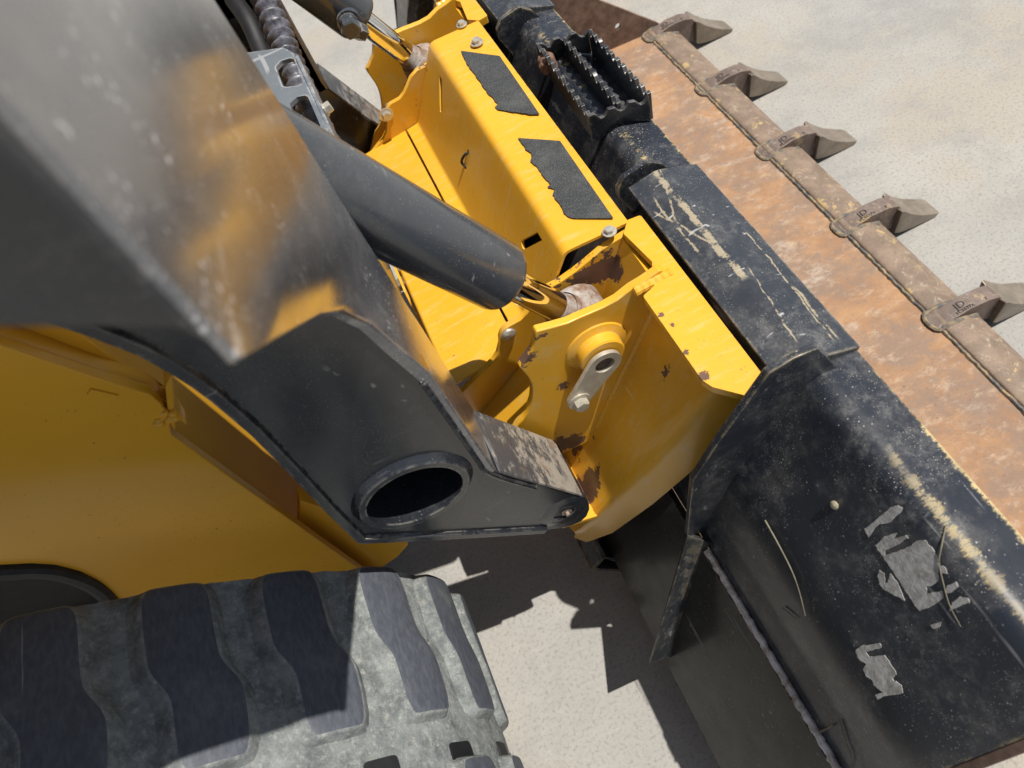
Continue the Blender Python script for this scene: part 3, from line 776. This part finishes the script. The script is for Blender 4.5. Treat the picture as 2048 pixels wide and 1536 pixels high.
    # pin boss, pin and retainer
    pc = UY(1192, 692, oy)
    lathe('pin_boss', f(pc), (0, -s_, 0), [(0, 0.043), (0.002, 0.0415), (0.0045, 0.0335), (0.0055, 0.0315), (0.0195, 0.031), (0.0215, 0.029), (0.022, 0.012)], 'yel', coupler, 40)
    ry = oy - 0.024
    cA, cB = UY(1206, 724, ry), UY(1155, 795, ry)
    ax = (cB - cA).normalized(); pr = V((ax.z, 0, -ax.x)); rA, rB = 0.0235, 0.0165
    ol = []
    for k in range(15):
        t = math.pi * (k / 14) + math.pi / 2
        ol.append(cA + (ax * math.cos(t) + pr * math.sin(t)) * rA)
    for k in range(15):
        t = math.pi * (k / 14) - math.pi / 2
        ol.append(cB + (ax * math.cos(t) + pr * math.sin(t)) * rB)
    plate('pin_retainer', [f(p) for p in ol], (0, -0.006 * s_, 0), 'zinc', coupler, [[f(p) for p in circ(cA, 0.0135, E1, E3, 22)]], bev=0.0012)
    lathe('pin_end', f(cA + V((0, 0.004, 0))), (0, -s_, 0), [(0, 0.0134), (0.004, 0.0128), (0.0055, 0.006), (0.005, 0.0)], 'mud', coupler, 20)
    hexbolt(f(cB + V((0, -0.006, 0))), (0, -s_, 0), 0.0105, coupler, 'zinc', 1.5, 0.85)
    # tilt pin between the ribs
    lathe('tilt_pin', f(V((pc.x, 0.523, pc.z))), (0, s_, 0), [(0, 0.018), (0.074, 0.018)], 'rustpin', coupler, 24)
    # bolts seen on this side
    hexbolt(f(UZ(1219, 464, FLZ + 0.002)), (0, 0, 1), 0.0065, coupler)
    q = UY(1017, 668, iy - 0.0005)
    lathe('rivet', f(q), (0, -s_, 0), [(0, 0.0105), (0.003, 0.0098), (0.005, 0.006), (0.0055, 0)], 'bolt', coupler, 20)
hexbolt(mir(UY(1001, 676, 0.597)) + V((0, -0.010, 0)), (0, -1, 0), 0.009, coupler)
hexbolt(UY(962, 62, 1.175), (0, -1, 0), 0.006, coupler)

# cover panel between the ribs: top, rear face with slots, small foot
y0, y1 = 0.6085, 2 * YC - 0.6085
topz = 0.748
ru = V((-0.068, 0, -0.128)).normalized()                       # down the rear face
ft, fb = V((0.146, 0, topz)), V((0.0745, 0, 0.617))
pr_top = round_prof([(cover_front, topz - 0.002), (0.146, topz), (0.146 + (0.0745 - 0.146) * 0.16, topz + (0.617 - topz) * 0.16)], 0.016, 6)
pr_bot = round_prof([(0.0745 - (0.0745 - 0.146) * 0.12, 0.617 - (0.617 - topz) * 0.12), (0.0745, 0.617), (0.051, 0.6135)], 0.010, 4)
bm = bmesh.new()
def strip(prof):
    vs = [[bm.verts.new((x, y, z)) for (x, z) in prof] for y in (y0, y1)]
    for i in range(len(prof) - 1): bm.faces.new((vs[0][i], vs[0][i + 1], vs[1][i + 1], vs[1][i]))
strip(pr_top); strip(pr_bot)
RN = V((-(topz - 0.617), 0, 0.146 - 0.0745)).normalized()
A0, A1 = V((pr_top[-1][0], 0, pr_top[-1][1])), V((pr_bot[0][0], 0, pr_bot[0][1]))
ol = [V((A0.x, y0, A0.z)), V((A0.x, y1, A0.z)), V((A1.x, y1, A1.z)), V((A1.x, y0, A1.z))]
def onrear(x, y): return UP(x, y, A0, RN)
h1 = fillet([onrear(878, 137), onrear(883, 137), onrear(884.5, 224), onrear(879.5, 224)], 0.002, 3)
h2 = fillet([onrear(1041, 482), onrear(1077, 463), onrear(1085, 478), onrear(1085, 480), onrear(1046, 500)], 0.006, 3)
h3 = circ(onrear(936, 304), 0.004, E1 * 0.5 + E3 * 0.85, V((0, 1, 0)), 10)
h4 = circ(onrear(931, 336), 0.0035, E1 * 0.5 + E3 * 0.85, V((0, 1, 0)), 10)
fill_bm(bm, ol, [h1, h2, h3, h4])
bmesh.ops.remove_doubles(bm, verts=bm.verts, dist=0.0002)
cover = link('cover_panel', bm, 'yel', coupler, ang=40, sol=0.0045, soff=-1)
bm = tube_bm(bmesh.new(), spline([onrear(936, 304) + RN * -0.004, onrear(934, 310) + RN * 0.004, onrear(929, 325) + RN * 0.005, onrear(931, 336) + RN * -0.004], 6), 0.0022, 8)
link('wire_clip', bm, 'dark', coupler)
plate('dark_slot_backing', [V((0.10, y0 + 0.01, 0.64)), V((0.10, y1 - 0.01, 0.64)), V((0.165, y1 - 0.01, 0.735)), V((0.165, y0 + 0.01, 0.735))], (0.004, 0, -0.003), 'dark', coupler, bev=0)  # dark sheet behind the slots, in place of the shade inside
shelf_prof = round_prof([(0.047, 0.6125), (-0.066, 0.600), (-0.069, 0.575)], 0.006, 4)
link('shelf_panel', sweepY(shelf_prof, y0 - 0.004, y1 + 0.004, 2), 'yel', coupler, 0.001, sol=0.005)
# tab with a bolt behind the shelf
tb = UX(803, 568, -0.074)
plate('bolt_tab', fillet([tb + V((0, -0.03, 0.014)), tb + V((0, 0.03, 0.014)), tb + V((0, 0.05, -0.03)), tb + V((0, -0.17, -0.03)), tb + V((0, -0.06, -0.014))], 0.008), (0.004, 0, 0), 'yel', coupler)
hexbolt(tb, (-0.6, -0.1, 0.8), 0.0085, coupler)
hexbolt(UZ(954, 86, FLZ + 0.003), (0, 0, 1), 0.0075, coupler)
# grip pads
def z2(x, y): return (900 + x / 3.4133, y / 3.4133)
PADS = [[(75, 350), (340, 385), (612, 782), (560, 785), (340, 755), (305, 735), (330, 715), (270, 650), (190, 540), (110, 430)],
        [(465, 945), (752, 965), (1116, 1492), (840, 1495), (790, 1470), (740, 1380), (700, 1330), (715, 1295), (665, 1280), (690, 1262), (640, 1215), (600, 1145), (555, 1110), (555, 1050), (520, 1020)]]
for pd in PADS:
    pts = []
    for i in range(len(pd)):
        a, b = pd[i], pd[(i + 1) % len(pd)]
        rag = i >= 3
        L = math.hypot(b[0] - a[0], b[1] - a[1]); n_ = max(1, int(L / (13 if rag else 60)))
        for k in range(n_):
            t = k / n_; j = 5 if rag else 0.3
            pts.append((a[0] + (b[0] - a[0]) * t + random.uniform(-j, j), a[1] + (b[1] - a[1]) * t + random.uniform(-j, j) * 0.6))
    plate('grip_pad', [UZ(*z2(*p), topz + 0.0006) for p in pts], (0, 0, 0.0011), 'grip', coupler, bev=0)

# ---- lift arms, one each side
def arm_side(px, y): return [UY(x, yy, y) for x, yy in px]
AO, AI = 0.400, 0.497
OUT = [(1160, 995), (1172, 1000), (1180, 1010), (1181, 1022), (1176, 1034), (1163, 1046), (1145, 1054), (1120, 1060), (1087, 1064), (960, 1072), (848, 1078), (724, 1084), (714, 1082), (650, 1020), (586, 952), (500, 865), (420, 797), (380, 768), (348, 748), (312, 726), (273, 705), (168, 664), (60, 630), (-80, 592)]
FRONT = [(515, 705), (600, 654), (640, 631), (660, 625), (684, 623), (712, 630), (742, 647), (772, 671), (800, 696), (862, 750), (930, 850), (985, 936), (996, 944), (1012, 949)]
for flip in (False, True):
    f = mir if flip else (lambda p: V(p)); s_ = -1 if flip else 1
    arm = empty('lift_arm', tuple(f(V((-0.13, 0.45, 0.72)))), parent=loader)
    back = UY(-80, 592, AO)
    ol = arm_side(OUT, AO) + [V((back.x - 0.03, AO, back.z + 0.10)), V((-0.115, AO, back.z + 0.10)), V((-0.115, AO, 1.05))] + arm_side(FRONT[2:], AO)
    hole = UY(828, 985, AO); tip = UY(1128, 1026, AO)
    # box section: outer side set 5 mm inside the rims
    bm = plate_bm(bmesh.new(), [f(p + V((0, 0.002, 0))) for p in ol], (0, (AI - AO - 0.002) * s_, 0), [[f(p + V((0, 0.002, 0))) for p in circ(hole, 0.0560, E1, E3, 40)]])
    link('arm_box', bm, 'blk', arm, 0.003, 3)
    # raised rims: strips along the outline
    n_ = len(OUT)
    def rim(pts, wd, nm):
        bm = bmesh.new(); P = arm_side(pts, AO); rows = []
        for i, p in enumerate(P):
            t = (P[min(i + 1, len(P) - 1)] - P[max(i - 1, 0)]).normalized(); nr_ = V((-t.z, 0, t.x))
            if nr_.dot((V((-0.12, AO, 0.78)) if p.z < 1.0 else V((0.0, AO, 1.20))) - p) < 0: nr_ = -nr_
            p = p + V((0, -0.003, 0)); rows.append([bm.verts.new(f(q)) for q in (p, p + nr_ * wd, p + nr_ * (wd + 0.003) + V((0, 0.006, 0)), p + V((0, 0.006, 0)))])
        for a, b in zip(rows[:-1], rows[1:]):
            for i in range(4): bm.faces.new((a[i], a[(i + 1) % 4], b[(i + 1) % 4], b[i]))
        bm.faces.new(rows[0]); bm.faces.new(rows[-1])
        return link(nm, bm, 'blk', arm, 0.0015)
    rim(OUT[8:], 0.010, 'lower_rim')
    gp = spline([UY(x, y, AO + 0.001) for x, y in [(846, 765), (880, 812), (925, 876), (958, 924), (972, 942), (1010, 958), (1070, 975)]], 8)
    link('front_weld', tube_bm(bmesh.new(), [f(p) for p in gp], 0.0035, 8), 'blk', arm)
    # cross tube collar and bore
    lathe('tube_collar', f(hole + V((0, 0.004, 0))), (0, -s_, 0), [(0, 0.0725), (0.004, 0.070), (0.006, 0.0665), (0.009, 0.0650), (0.0105, 0.064), (0.0105, 0.0560), (-0.08, 0.0560), (-0.08, 0.0)], 'blk', arm, 48, ang=50)
    bb = [hole + V((0.012, 0.084, -0.03)), hole + V((0.021, 0.084, -0.03)), hole + V((0.010, 0.084, 0.045)), hole + V((0.001, 0.084, 0.045))]
    plate('bore_stain', [f(p) for p in fillet(bb, 0.003)], (0, 0.001 * s_, 0), 'stain', arm, bev=0)
    # pivot at the foot of the arm
    lathe('pivot_boss', f(tip + V((0, 0.008, 0))), (0, -s_, 0), [(0, 0.040), (0.006, 0.038), (0.008, 0.030), (0.009, 0.0225), (0.009, 0.016), (0.001, 0.0155), (0.001, 0.0)], 'blk', arm, 36, ang=50)
    lathe('grease_fitting', f(tip + V((0.004, 0.004, -0.003))), (0, -s_, 0), [(0, 0.009), (0.004, 0.008), (0.004, 0.003), (0.009, 0.003), (0.010, 0)], 'rustpin', arm, 16)
    # front plate: foot, knee, then the wider outward part of the arm above the knee
    O = [UY(992, 941, AO), UY(930, 850, AO), UY(862, 750, AO), UY(800, 696, AO), UY(742, 647, AO), UX(684, 623, -0.082), UX(640, 631, -0.080),
         UX(600, 654, -0.078), UX(547, 684, -0.075), UX(480, 723, -0.071), UX(240, 461, -0.070), UX(0, 200, -0.070)]
    O.append(O[-1] + V((0, 0.002, 0.20)))
    I = [UY(945, 816, AI), UY(890, 728, AI), UY(840, 648, AI), UY(800, 586, AI), UY(775, 545, AI), UY(740, 489, AI), UY(700, 427, AI),
         UY(670, 380, AI), UY(630, 316, AI), UY(590, 252, AI), UY(500, 110, AI), UY(430, 0, AI)]
    I.append(I[-1] + V((0, 0, 0.25)))
    bm = bmesh.new(); rows = []
    for k, (o_, i_) in enumerate(zip(O, I)):
        row = [bm.verts.new(f(i_ + V((-0.02, 0, 0)))), bm.verts.new(f(i_))]
        for j in range(1, 8): row.append(bm.verts.new(f(i_.lerp(o_, j / 8))))
        dx = (0.012, 0.012, 0.012, 0.012, 0.010, 0.008, 0.006, 0.005, 0.004, 0.003, 0.003, 0.003, 0.003)[k]
        row += [bm.verts.new(f(o_)), bm.verts.new(f(o_ + V((-dx, 0, 0))))]
        rows.append(row)
    for a, b in zip(rows[:-1], rows[1:]):
        for i in range(len(a) - 1): bm.faces.new((a[i], a[i + 1], b[i + 1], b[i]))
    link('front_plate', bm, 'front', arm, 0.004, 3, ang=45)
    # the rest of the upper arm; unseen top widened to shade the front wall
    E = O[9]
    yz = [(AI, 0.86), (AI, 1.27), (AI + 0.09, 1.31), (AI + 0.09, 1.60), (AO + 0.03, 1.60), (AO + 0.004, 1.04), (AO + 0.004, 0.86)]
    bm = plate_bm(bmesh.new(), [f(V((-0.088, y, z))) for y, z in yz], (-0.10, 0, 0))
    link('arm_upper', bm, 'blk', arm, 0.006, 3)
    by_ = E.y + 0.001
    h0, h1, h2 = UY(470, 712, by_), UY(370, 665, by_), UY(0, 665, by_)
    side = [V((E.x - 0.002, by_, h0.z)), V((h1.x, by_, h1.z)), h2, V((h2.x - 0.10, by_, h2.z + 0.01)), V((-1.3, by_, h2.z + 0.02)), V((-1.3, by_, 1.66)), V((O[-1].x - 0.002, by_, 1.66))]
    bm = plate_bm(bmesh.new(), [f(p) for p in side], (0, (AI - 0.02 - by_) * s_, 0))
    link('arm_beam', bm, 'blk', arm, 0.005, 3)
    # scuffed plate over the foot
    tp = [UY(996, 945, AO + 0.001), UY(1163, 993, AO + 0.001)]
    bm = bmesh.new()
    up3 = V((0.006, 0, 0.0085)) * 0.35
    q = [tp[0] + up3, tp[1] + up3, V((tp[1].x, AI - 0.001, tp[1].z)) + up3, V((tp[0].x, AI - 0.001, tp[0].z)) + up3]
    plate('foot_plate', [f(p) for p in q], (-0.002, 0, -0.004), 'scuff', arm, bev=0.0008)

# ---- tilt cylinders
for flip in (False, True):
    f = mir if flip else (lambda p: V(p)); s_ = -1 if flip else 1
    yk = 0.559
    pin = UY(1192, 692, 0.511); pin = V((pin.x, yk, pin.z)); ce = UY(1003, 556, yk); ax = (ce - pin).normalized()
    cyl = empty('tilt_cylinder', tuple(f(ce)), parent=loader)
    d = V((ax.x, 0, ax.z)); L0 = (ce - pin).length
    R_ = 0.0412
    lathe('barrel', f(ce - ax * 0.004), d, [(0, 0.0), (0, 0.021), (0.002, 0.033), (0.004, R_ - 0.004), (0.008, R_ - 0.001), (0.013, R_), (0.46, R_), (0.46, 0)], 'cyl', cyl, 64, ang=50)
    lathe('rod', f(pin + ax * 0.045), d, [(0, 0.0195), (L0 - 0.03, 0.0195)], 'chrome', cyl, 48)
    lathe('rod_weld', f(pin + ax * 0.038), d, [(0, 0.024), (0.004, 0.0225), (0.010, 0.021), (0.020, 0.0198)], 'rustpin', cyl, 40)
    bm = lathe_bm(bmesh.new(), f(pin + V((0, -0.030, 0))), (0, s_, 0), [(0, 0.019), (0, 0.037), (0.003, 0.040), (0.057, 0.040), (0.060, 0.037), (0.060, 0.019)], 40)
    lathe_bm(bm, f(pin + ax * 0.02), d, [(0, 0.027), (0.022, 0.0245)], 40)
    link('rod_eye', bm, 'rustpin', cyl)
    if flip:
        q = f(ce + ax * 0.030)
        side = V((-0.35, -0.75, 0.45)).normalized()
        side = (side - d * side.dot(d)).normalized()
        b2 = q + side * (R_ - 0.006)
        lathe('port_fitting', b2, side, [(0, 0.020), (0.010, 0.019), (0.010, 0.015), (0.020, 0.015)], 'cyl', cyl, 20)
        bm = lathe_bm(bmesh.new(), b2 + side * 0.018, side, [(0, 0.0165), (0.016, 0.0165), (0.018, 0.014), (0.018, 0)], 6)
        link('port_nut', bm, 'cyl', cyl, smooth=False)
        bm = lathe_bm(bmesh.new(), b2 + side * 0.012 - d * 0.028, d + side * 0.5, [(0, 0.0), (0, 0.014), (0.018, 0.014), (0.018, 0)], 6)
        link('port_nut', bm, 'cyl', cyl, smooth=False)

# ---- hose and its bracket between the arms
bz = 0.955
brk = empty('hose_bracket', (-0.1, 0.8, bz), parent=loader)
def zb(x, y): return UZ(480 + x / 6.4, 60 + y / 6.4, bz)
ol = fillet([zb(-120, 318), zb(560, 222), zb(690, 300), zb(720, 400), zb(980, 960), zb(1180, 1400), zb(1000, 1750), zb(300, 1400)], [0, 0.012, 0.010, 0, 0, 0.01, 0, 0])
h1 = fillet([zb(455, 470), zb(520, 395), zb(640, 358), zb(690, 375), zb(790, 640), zb(812, 700), zb(700, 712), zb(600, 728), zb(545, 715)], 0.004, 3)
h2 = fillet([zb(635, 940), zb(720, 860), zb(830, 835), zb(872, 860), zb(1010, 1180), zb(1040, 1250), zb(900, 1240), zb(690, 1110)], 0.004, 3)
plate('bracket_plate', ol, (0, 0, -0.006), 'brk', brk, [h1, h2], bev=0.001)
e0, e1 = zb(700, 330), zb(1180, 1400)
plate('bracket_flange', [e0, e1, e1 + V((0, 0, -0.05)), e0 + V((0, 0, -0.05))], (0.004, 0, 0), 'brk', brk, bev=0.001)
q = zb(975, 940) + V((0.005, 0, -0.012))
hexbolt(q, (1, 0.1, 0.15), 0.0070, brk, 'bolt', 1.2, 1.0)
hp = [UZ(490, -60, 0.96), UZ(520, -20, 0.95), UZ(545, 35, 0.93), UZ(566, 85, 0.915), UZ(583, 130, 0.90), UZ(606, 185, 0.885), UZ(630, 240, 0.87), UZ(660, 300, 0.85)]
hq = spline(hp, 26)
bm = tube_bm(bmesh.new(), hq, lambda i: 0.0165 + 0.0035 * math.sin(i * 0.62), 18)
link('hydraulic_hose', bm, 'hose', loader)
hq2 = spline([p + V((-0.035, -0.02, -0.02)) for p in hp], 8)
link('hydraulic_hose', tube_bm(bmesh.new(), hq2, 0.013, 14), 'dark', loader)

# ---- machine body
body = empty('machine_body', (-0.7, YC, 0.5), parent=loader)
BY = 0.520
for flip in (False, True):
    f = mir if flip else (lambda p: V(p)); s_ = -1 if flip else 1
    fe = UY(350, 865, BY); fl2 = UY(690, 1125, BY)
    fx = (fe.x + fl2.x) / 2
    # main side panel, with the opening above the drive
    zt = fe.z
    pan = [V((fx, BY, 0.25)), V((fx, BY, fe.z - 0.002))] + [UY(x, y, BY) for x, y in [(336, 834), (324, 811), (297, 787), (184, 752), (0, 690), (-260, 603)]]
    pan += [V((-1.6, BY, pan[-1].z + 0.05)), V((-1.6, BY, 0.25))]
    def ob(x, y): return UY(x, y, BY)
    opn = [ob(-120, 1134), ob(0, 1131), ob(60, 1128), ob(110, 1131), ob(160, 1144), ob(196, 1163), ob(225, 1190), ob(250, 1225), ob(265, 1290), ob(-60, 1420)]
    plate('side_panel', [f(p) for p in pan], (0, 0.013 * s_, 0), 'yelb', body, [[f(p) for p in opn]], bev=0.002)
    plate('dark_recess_sheet', [f(p + V((0, 0.05, 0))) for p in [V((fx - 0.07, BY + 0.02, 0.25)), V((fx - 0.07, BY + 0.02, 0.73)), V((-1.5, BY + 0.02, 0.73)), V((-1.5, BY + 0.02, 0.25))]], (0, 0.004 * s_, 0), 'dark', body, bev=0)  # dark sheet stands in for the shaded interior behind the opening
    tr = spline([ob(x, y) for x, y in [(-120, 1144), (0, 1141), (60, 1138), (108, 1141), (155, 1154), (190, 1172), (218, 1197), (243, 1230)]], 5)
    link('opening_trim', tube_bm(bmesh.new(), [f(p + V((0, -0.002, 0))) for p in tr], 0.010, 10), 'trim', body)
    wall = [V((fx - 0.03, BY + 0.014, 0.22)), V((fx - 0.03, BY + 0.014, 1.02)), V((fx - 0.03, 0.85, 1.02)), V((fx - 0.03, 0.85, 0.22))]
    plate('front_wall', [f(p) for p in wall], (-0.01, 0, 0), 'yelb', body, bev=0)
    # recessed wall above the panel and the short post at its front corner
    ry_ = BY + 0.032
    r0, r1 = UY(347, 800, ry_), UY(340, 700, ry_)
    rec = [V((r0.x - 0.004, ry_, fe.z - 0.01)), V((r0.x - 0.004, ry_, 1.12)), V((-1.6, ry_, 1.16)), V((-1.6, ry_, fe.z - 0.01))]
    plate('upper_wall', [f(p) for p in rec], (0, 0.01 * s_, 0), 'yelb', body, bev=0.002)
    lip = [UY(x, y, BY + 0.012) for x, y in [(340, 826), (326, 800), (300, 776), (186, 740), (0, 672), (-260, 580)]]
    bm = bmesh.new(); rows = []
    for p in lip:
        rows.append([bm.verts.new(f(p + V((0, 0, 0)))), bm.verts.new(f(p + V((0, 0.010, 0.006)))), bm.verts.new(f(p + V((0, 0.021, 0.004)))), bm.verts.new(f(p + V((0, 0.021, -0.03)))), bm.verts.new(f(p + V((0, 0, -0.03))))])
    for a, b in zip(rows[:-1], rows[1:]):
        for i in range(5): bm.faces.new((a[i], a[(i + 1) % 5], b[(i + 1) % 5], b[i]))
    bm.faces.new(rows[0]); bm.faces.new(rows[-1])
    link('panel_lip', bm, 'yelb', body, 0.002)
    post = [UY(346, 748, BY + 0.004), UY(352, 866, BY + 0.004), UY(338, 850, BY + 0.004), UY(330, 770, BY + 0.004)]
    plate('corner_post', [f(p) for p in post], (0, 0.028 * s_, 0), 'yelb', body, bev=0.003)
    nb = UY(331, 838, BY)
    bm = bmesh.new()
    for k in range(14):
        bmesh.ops.create_icosphere(bm, subdivisions=2, radius=0.0045 + random.uniform(-.001, .002), matrix=Matrix.Translation(f(nb + V((random.uniform(-.010, .010), random.uniform(0.001, .004), random.uniform(-.012, .012))))))
    link('corner_weld', bm, 'yelb', body)
    mk = [UY(182, 779, BY - 0.002), UY(238, 792, BY - 0.002), UY(230, 805, BY - 0.002), UY(174, 791, BY - 0.002)]
    plate('raised_mark', [f(p) for p in mk], (0, 0.004 * s_, 0), 'yelb', body, bev=0.0006)
    # foot plate low on the front
    ft_ = fillet([*[UY(x, y, BY + 0.03) for x, y in [(600, 1000), (720, 1040), (812, 1066), (816, 1090), (795, 1113), (740, 1150), (690, 1190), (600, 1150)]]], [0, 0, 0.01, 0.01, 0.01, 0, 0, 0])
    plate('foot_lug', [f(p) for p in ft_], (0, 0.022 * s_, 0), 'yelb', body, bev=0.003)
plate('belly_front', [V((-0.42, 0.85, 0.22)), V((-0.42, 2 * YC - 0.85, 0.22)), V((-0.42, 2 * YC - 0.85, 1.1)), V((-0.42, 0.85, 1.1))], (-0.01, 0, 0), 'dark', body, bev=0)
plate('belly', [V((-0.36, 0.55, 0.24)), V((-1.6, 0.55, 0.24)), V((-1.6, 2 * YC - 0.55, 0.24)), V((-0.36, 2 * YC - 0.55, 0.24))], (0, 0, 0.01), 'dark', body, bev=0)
lathe('cross_tube', V((UY(828, 985, AO).x, AI, UY(828, 985, AO).z)), (0, 1, 0), [(0, 0.055), (2 * (YC - AI), 0.055)], 'blk', loader, 40)

plate('gap_shade_block', [V((-0.074, 0.63, 0.79)), V((-0.20, 0.63, 0.80)), V((-0.20, 0.63, 0.60)), V((-0.078, 0.63, 0.60))], (0, 2 * (YC - 0.63), 0), 'blk', loader, bev=0.004)  # added black block, stands in for the shade between arm and shelf
# ---- rubber track
track = empty('rubber_track', (-0.5, 0.19, 0.0), parent=loader)
TP = [(-1.45, 0.98), (-1.1, 0.955), (-0.8, 0.91), (-0.66, 0.878), (-0.557, 0.837), (-0.488, 0.796), (-0.444, 0.765), (-0.393, 0.722), (-0.352, 0.682), (-0.308, 0.636), (-0.262, 0.577), (-0.230, 0.520), (-0.208, 0.447), (-0.200, 0.37), (-0.212, 0.28), (-0.250, 0.185), (-0.320, 0.10), (-0.42, 0.050), (-0.56, 0.034), (-1.45, 0.034)]
sp_ = spline([(x, 0, z) for x, z in TP], 10)
cum = [0.0]
for a, b in zip(sp_[:-1], sp_[1:]): cum.append(cum[-1] + (b - a).length)
def on_track(s, y, h):
    s = max(0.0, min(cum[-1] - 1e-6, s))
    lo, hi = 0, len(cum) - 1
    while hi - lo > 1:
        m_ = (lo + hi) // 2
        if cum[m_] <= s: lo = m_
        else: hi = m_
    t = (s - cum[lo]) / (cum[hi] - cum[lo])
    p = sp_[lo].lerp(sp_[hi], t)
    d0 = (sp_[min(lo + 2, len(sp_) - 1)] - sp_[max(lo - 1, 0)]).normalized()
    n_ = V((-d0.z, 0, d0.x))
    return V((p.x, y, p.z)) + n_ * h
def s_of(x, y):
    """arc length at which the sight line meets the track profile"""
    d = ray(x, y); ph = math.atan2(d.z, d.x); best = None
    for i, p in enumerate(sp_):
        if p.z < 0.3: break
        e = abs(math.atan2(p.z - CAM.z, p.x) - ph)
        if best is None or e < best[0]: best = (e, cum[i], i)
    i = best[2]
    return best[1]
TY0, TY1 = -0.04, 0.424
HB = -0.017
bm = bmesh.new(); rows = []
NS = 300
for i in range(NS + 1):
    s = cum[-1] * i / NS
    row = []
    for y, h in ((TY1 - 0.004, HB - 0.03), (TY1, HB - 0.006), (TY1 - 0.004, HB + 0.003), (TY1 - 0.02, HB), (0.33, HB - 0.001), (0.24, HB), (0.20, HB + 0.003), (0.17, HB), (0.05, HB), (TY0 + 0.02, HB), (TY0, HB - 0.004), (TY0 + 0.004, HB - 0.03)):
        row.append(bm.verts.new(on_track(s, y + random.uniform(-.0012, .0012), h + random.uniform(-.0014, .0014))))
    rows.append(row)
for a, b in zip(rows[:-1], rows[1:]):
    for i in range(11): bm.faces.new((a[i], a[i + 1], b[i + 1], b[i]))
link('track_belt', bm, 'dust', track, ang=70)
def lug(sT0, sT1, sB0, sB1, ya, yb, name='lug'):
    """one tread lug: leading/trailing edges at the inner end (T) and outer end (B), with a jog half-way"""
    prof = [(0.0, 0.0), (0.05, 0.0), (0.2, 0.0), (0.42, 0.02), (0.49, 0.15), (0.60, 0.90), (0.68, 1.0), (0.94, 0.92), (1.0, 0.90)]
    nu = 6; bm = bmesh.new(); top = []
    for (v, j) in prof:
        y = ya + (yb - ya) * v
        s0 = sT0 + (sB0 - sT0) * j; s1 = sT1 + (sB1 - sT1) * j
        inset = 0.010 if v in (0.0, 1.0) else 0.0
        row = []
        for k in range(nu + 1):
            u = k / nu
            row.append((s0 + inset + (s1 - s0 - 2 * inset) * u, y, random.uniform(-.0006, .0006) - 0.002 * (2 * u - 1) ** 4))
        top.append(row)
    nv = len(top)
    vt = [[bm.verts.new(on_track(s, y, h)) for (s, y, h) in r] for r in top]
    for a, b in zip(vt[:-1], vt[1:]):
        for k in range(nu): bm.faces.new((a[k], a[k + 1], b[k + 1], b[k]))
    ring = [(0, k) for k in range(nu + 1)] + [(r, nu) for r in range(1, nv)] + [(nv - 1, k) for k in range(nu - 1, -1, -1)] + [(r, 0) for r in range(nv - 2, 0, -1)]
    cs = sum(top[r][k][0] for r, k in ring) / len(ring); cyy = (ya + yb) / 2
    prev = [vt[r][k] for r, k in ring]; skirts = []
    for hh, off in ((-0.004, 0.003), (-0.010, 0.007), (HB - 0.003, 0.016)):
        nxt = []
        for r, k in ring:
            s, y, h = top[r][k]
            ds = off * (-1 if k == 0 else (1 if k == nu else 0)); dy = off * ((1 if r == 0 else (-1 if r == nv - 1 else 0))) * (1 if ya > yb else -1) * 0.5
            nxt.append(bm.verts.new(on_track(s + ds + random.uniform(-.0008, .0008), min(y + dy, TY1 + 0.001), hh)))
        for i in range(len(ring)):
            k = (i + 1) % len(ring)
            skirts.append(bm.faces.new((prev[i], prev[k], nxt[k], nxt[i])))
        prev = nxt
    for fc in skirts: fc.material_index = 1
    o = link(name, bm, 'lug', track, ang=80)
    o.data.materials.append(M['dust'])
    sb = o.modifiers.new('soft', 'SUBSURF'); sb.levels = 1; sb.render_levels = 1
    return o
LUGPX = [((31, 1232), (177, 1222), (60, 1500), (215, 1500)), ((291, 1178), (427, 1166), (333, 1526), (479, 1521)), ((521, 1147), (625, 1135), (604, 1494), (718, 1468)),
         ((724, 1134), (807, 1150), (802, 1442), (898, 1432)), ((864, 1157), (914, 1192), (953, 1442), (1000, 1440))]
SL = [[s_of(*p) for p in L] for L in LUGPX]
MIDS = [(a[0] + a[1]) / 2 for a in SL]
PITCH = (MIDS[3] - MIDS[1]) / 2
wT = sum(a[1] - a[0] for a in SL[1:4]) / 3 * 1.06; wB = sum(a[3] - a[2] for a in SL[1:4]) / 3 * 1.10
jog = 0.021
for k in range(-6, 7):
    m_ = MIDS[2] + (k) * PITCH
    lug(m_ - wT / 2, m_ + wT / 2, m_ + jog - wB / 2, m_ + jog + wB / 2, TY1 - 0.006, 0.222)
    mo = m_ + PITCH * 0.42
    lug(mo + jog - wB / 2, mo + jog + wB / 2, mo - wT / 2, mo + wT / 2, 0.165, TY0 + 0.004)
    sc = m_ + PITCH * 0.5
    bm = bmesh.new()
    q = [on_track(sc - 0.022, 0.188, HB + 0.004), on_track(sc + 0.022, 0.188, HB + 0.004), on_track(sc + 0.022, 0.150, HB + 0.004), on_track(sc - 0.022, 0.150, HB + 0.004)]
    q = fillet(q, 0.006, 3)
    nn = (q[3] - q[0]).cross(q[8] - q[0]).normalized()
    plate('dark_slot_plate', q, nn * 0.002, 'dark', track, bev=0)  # flat dark plate on the belt, stands in for a shaded hole
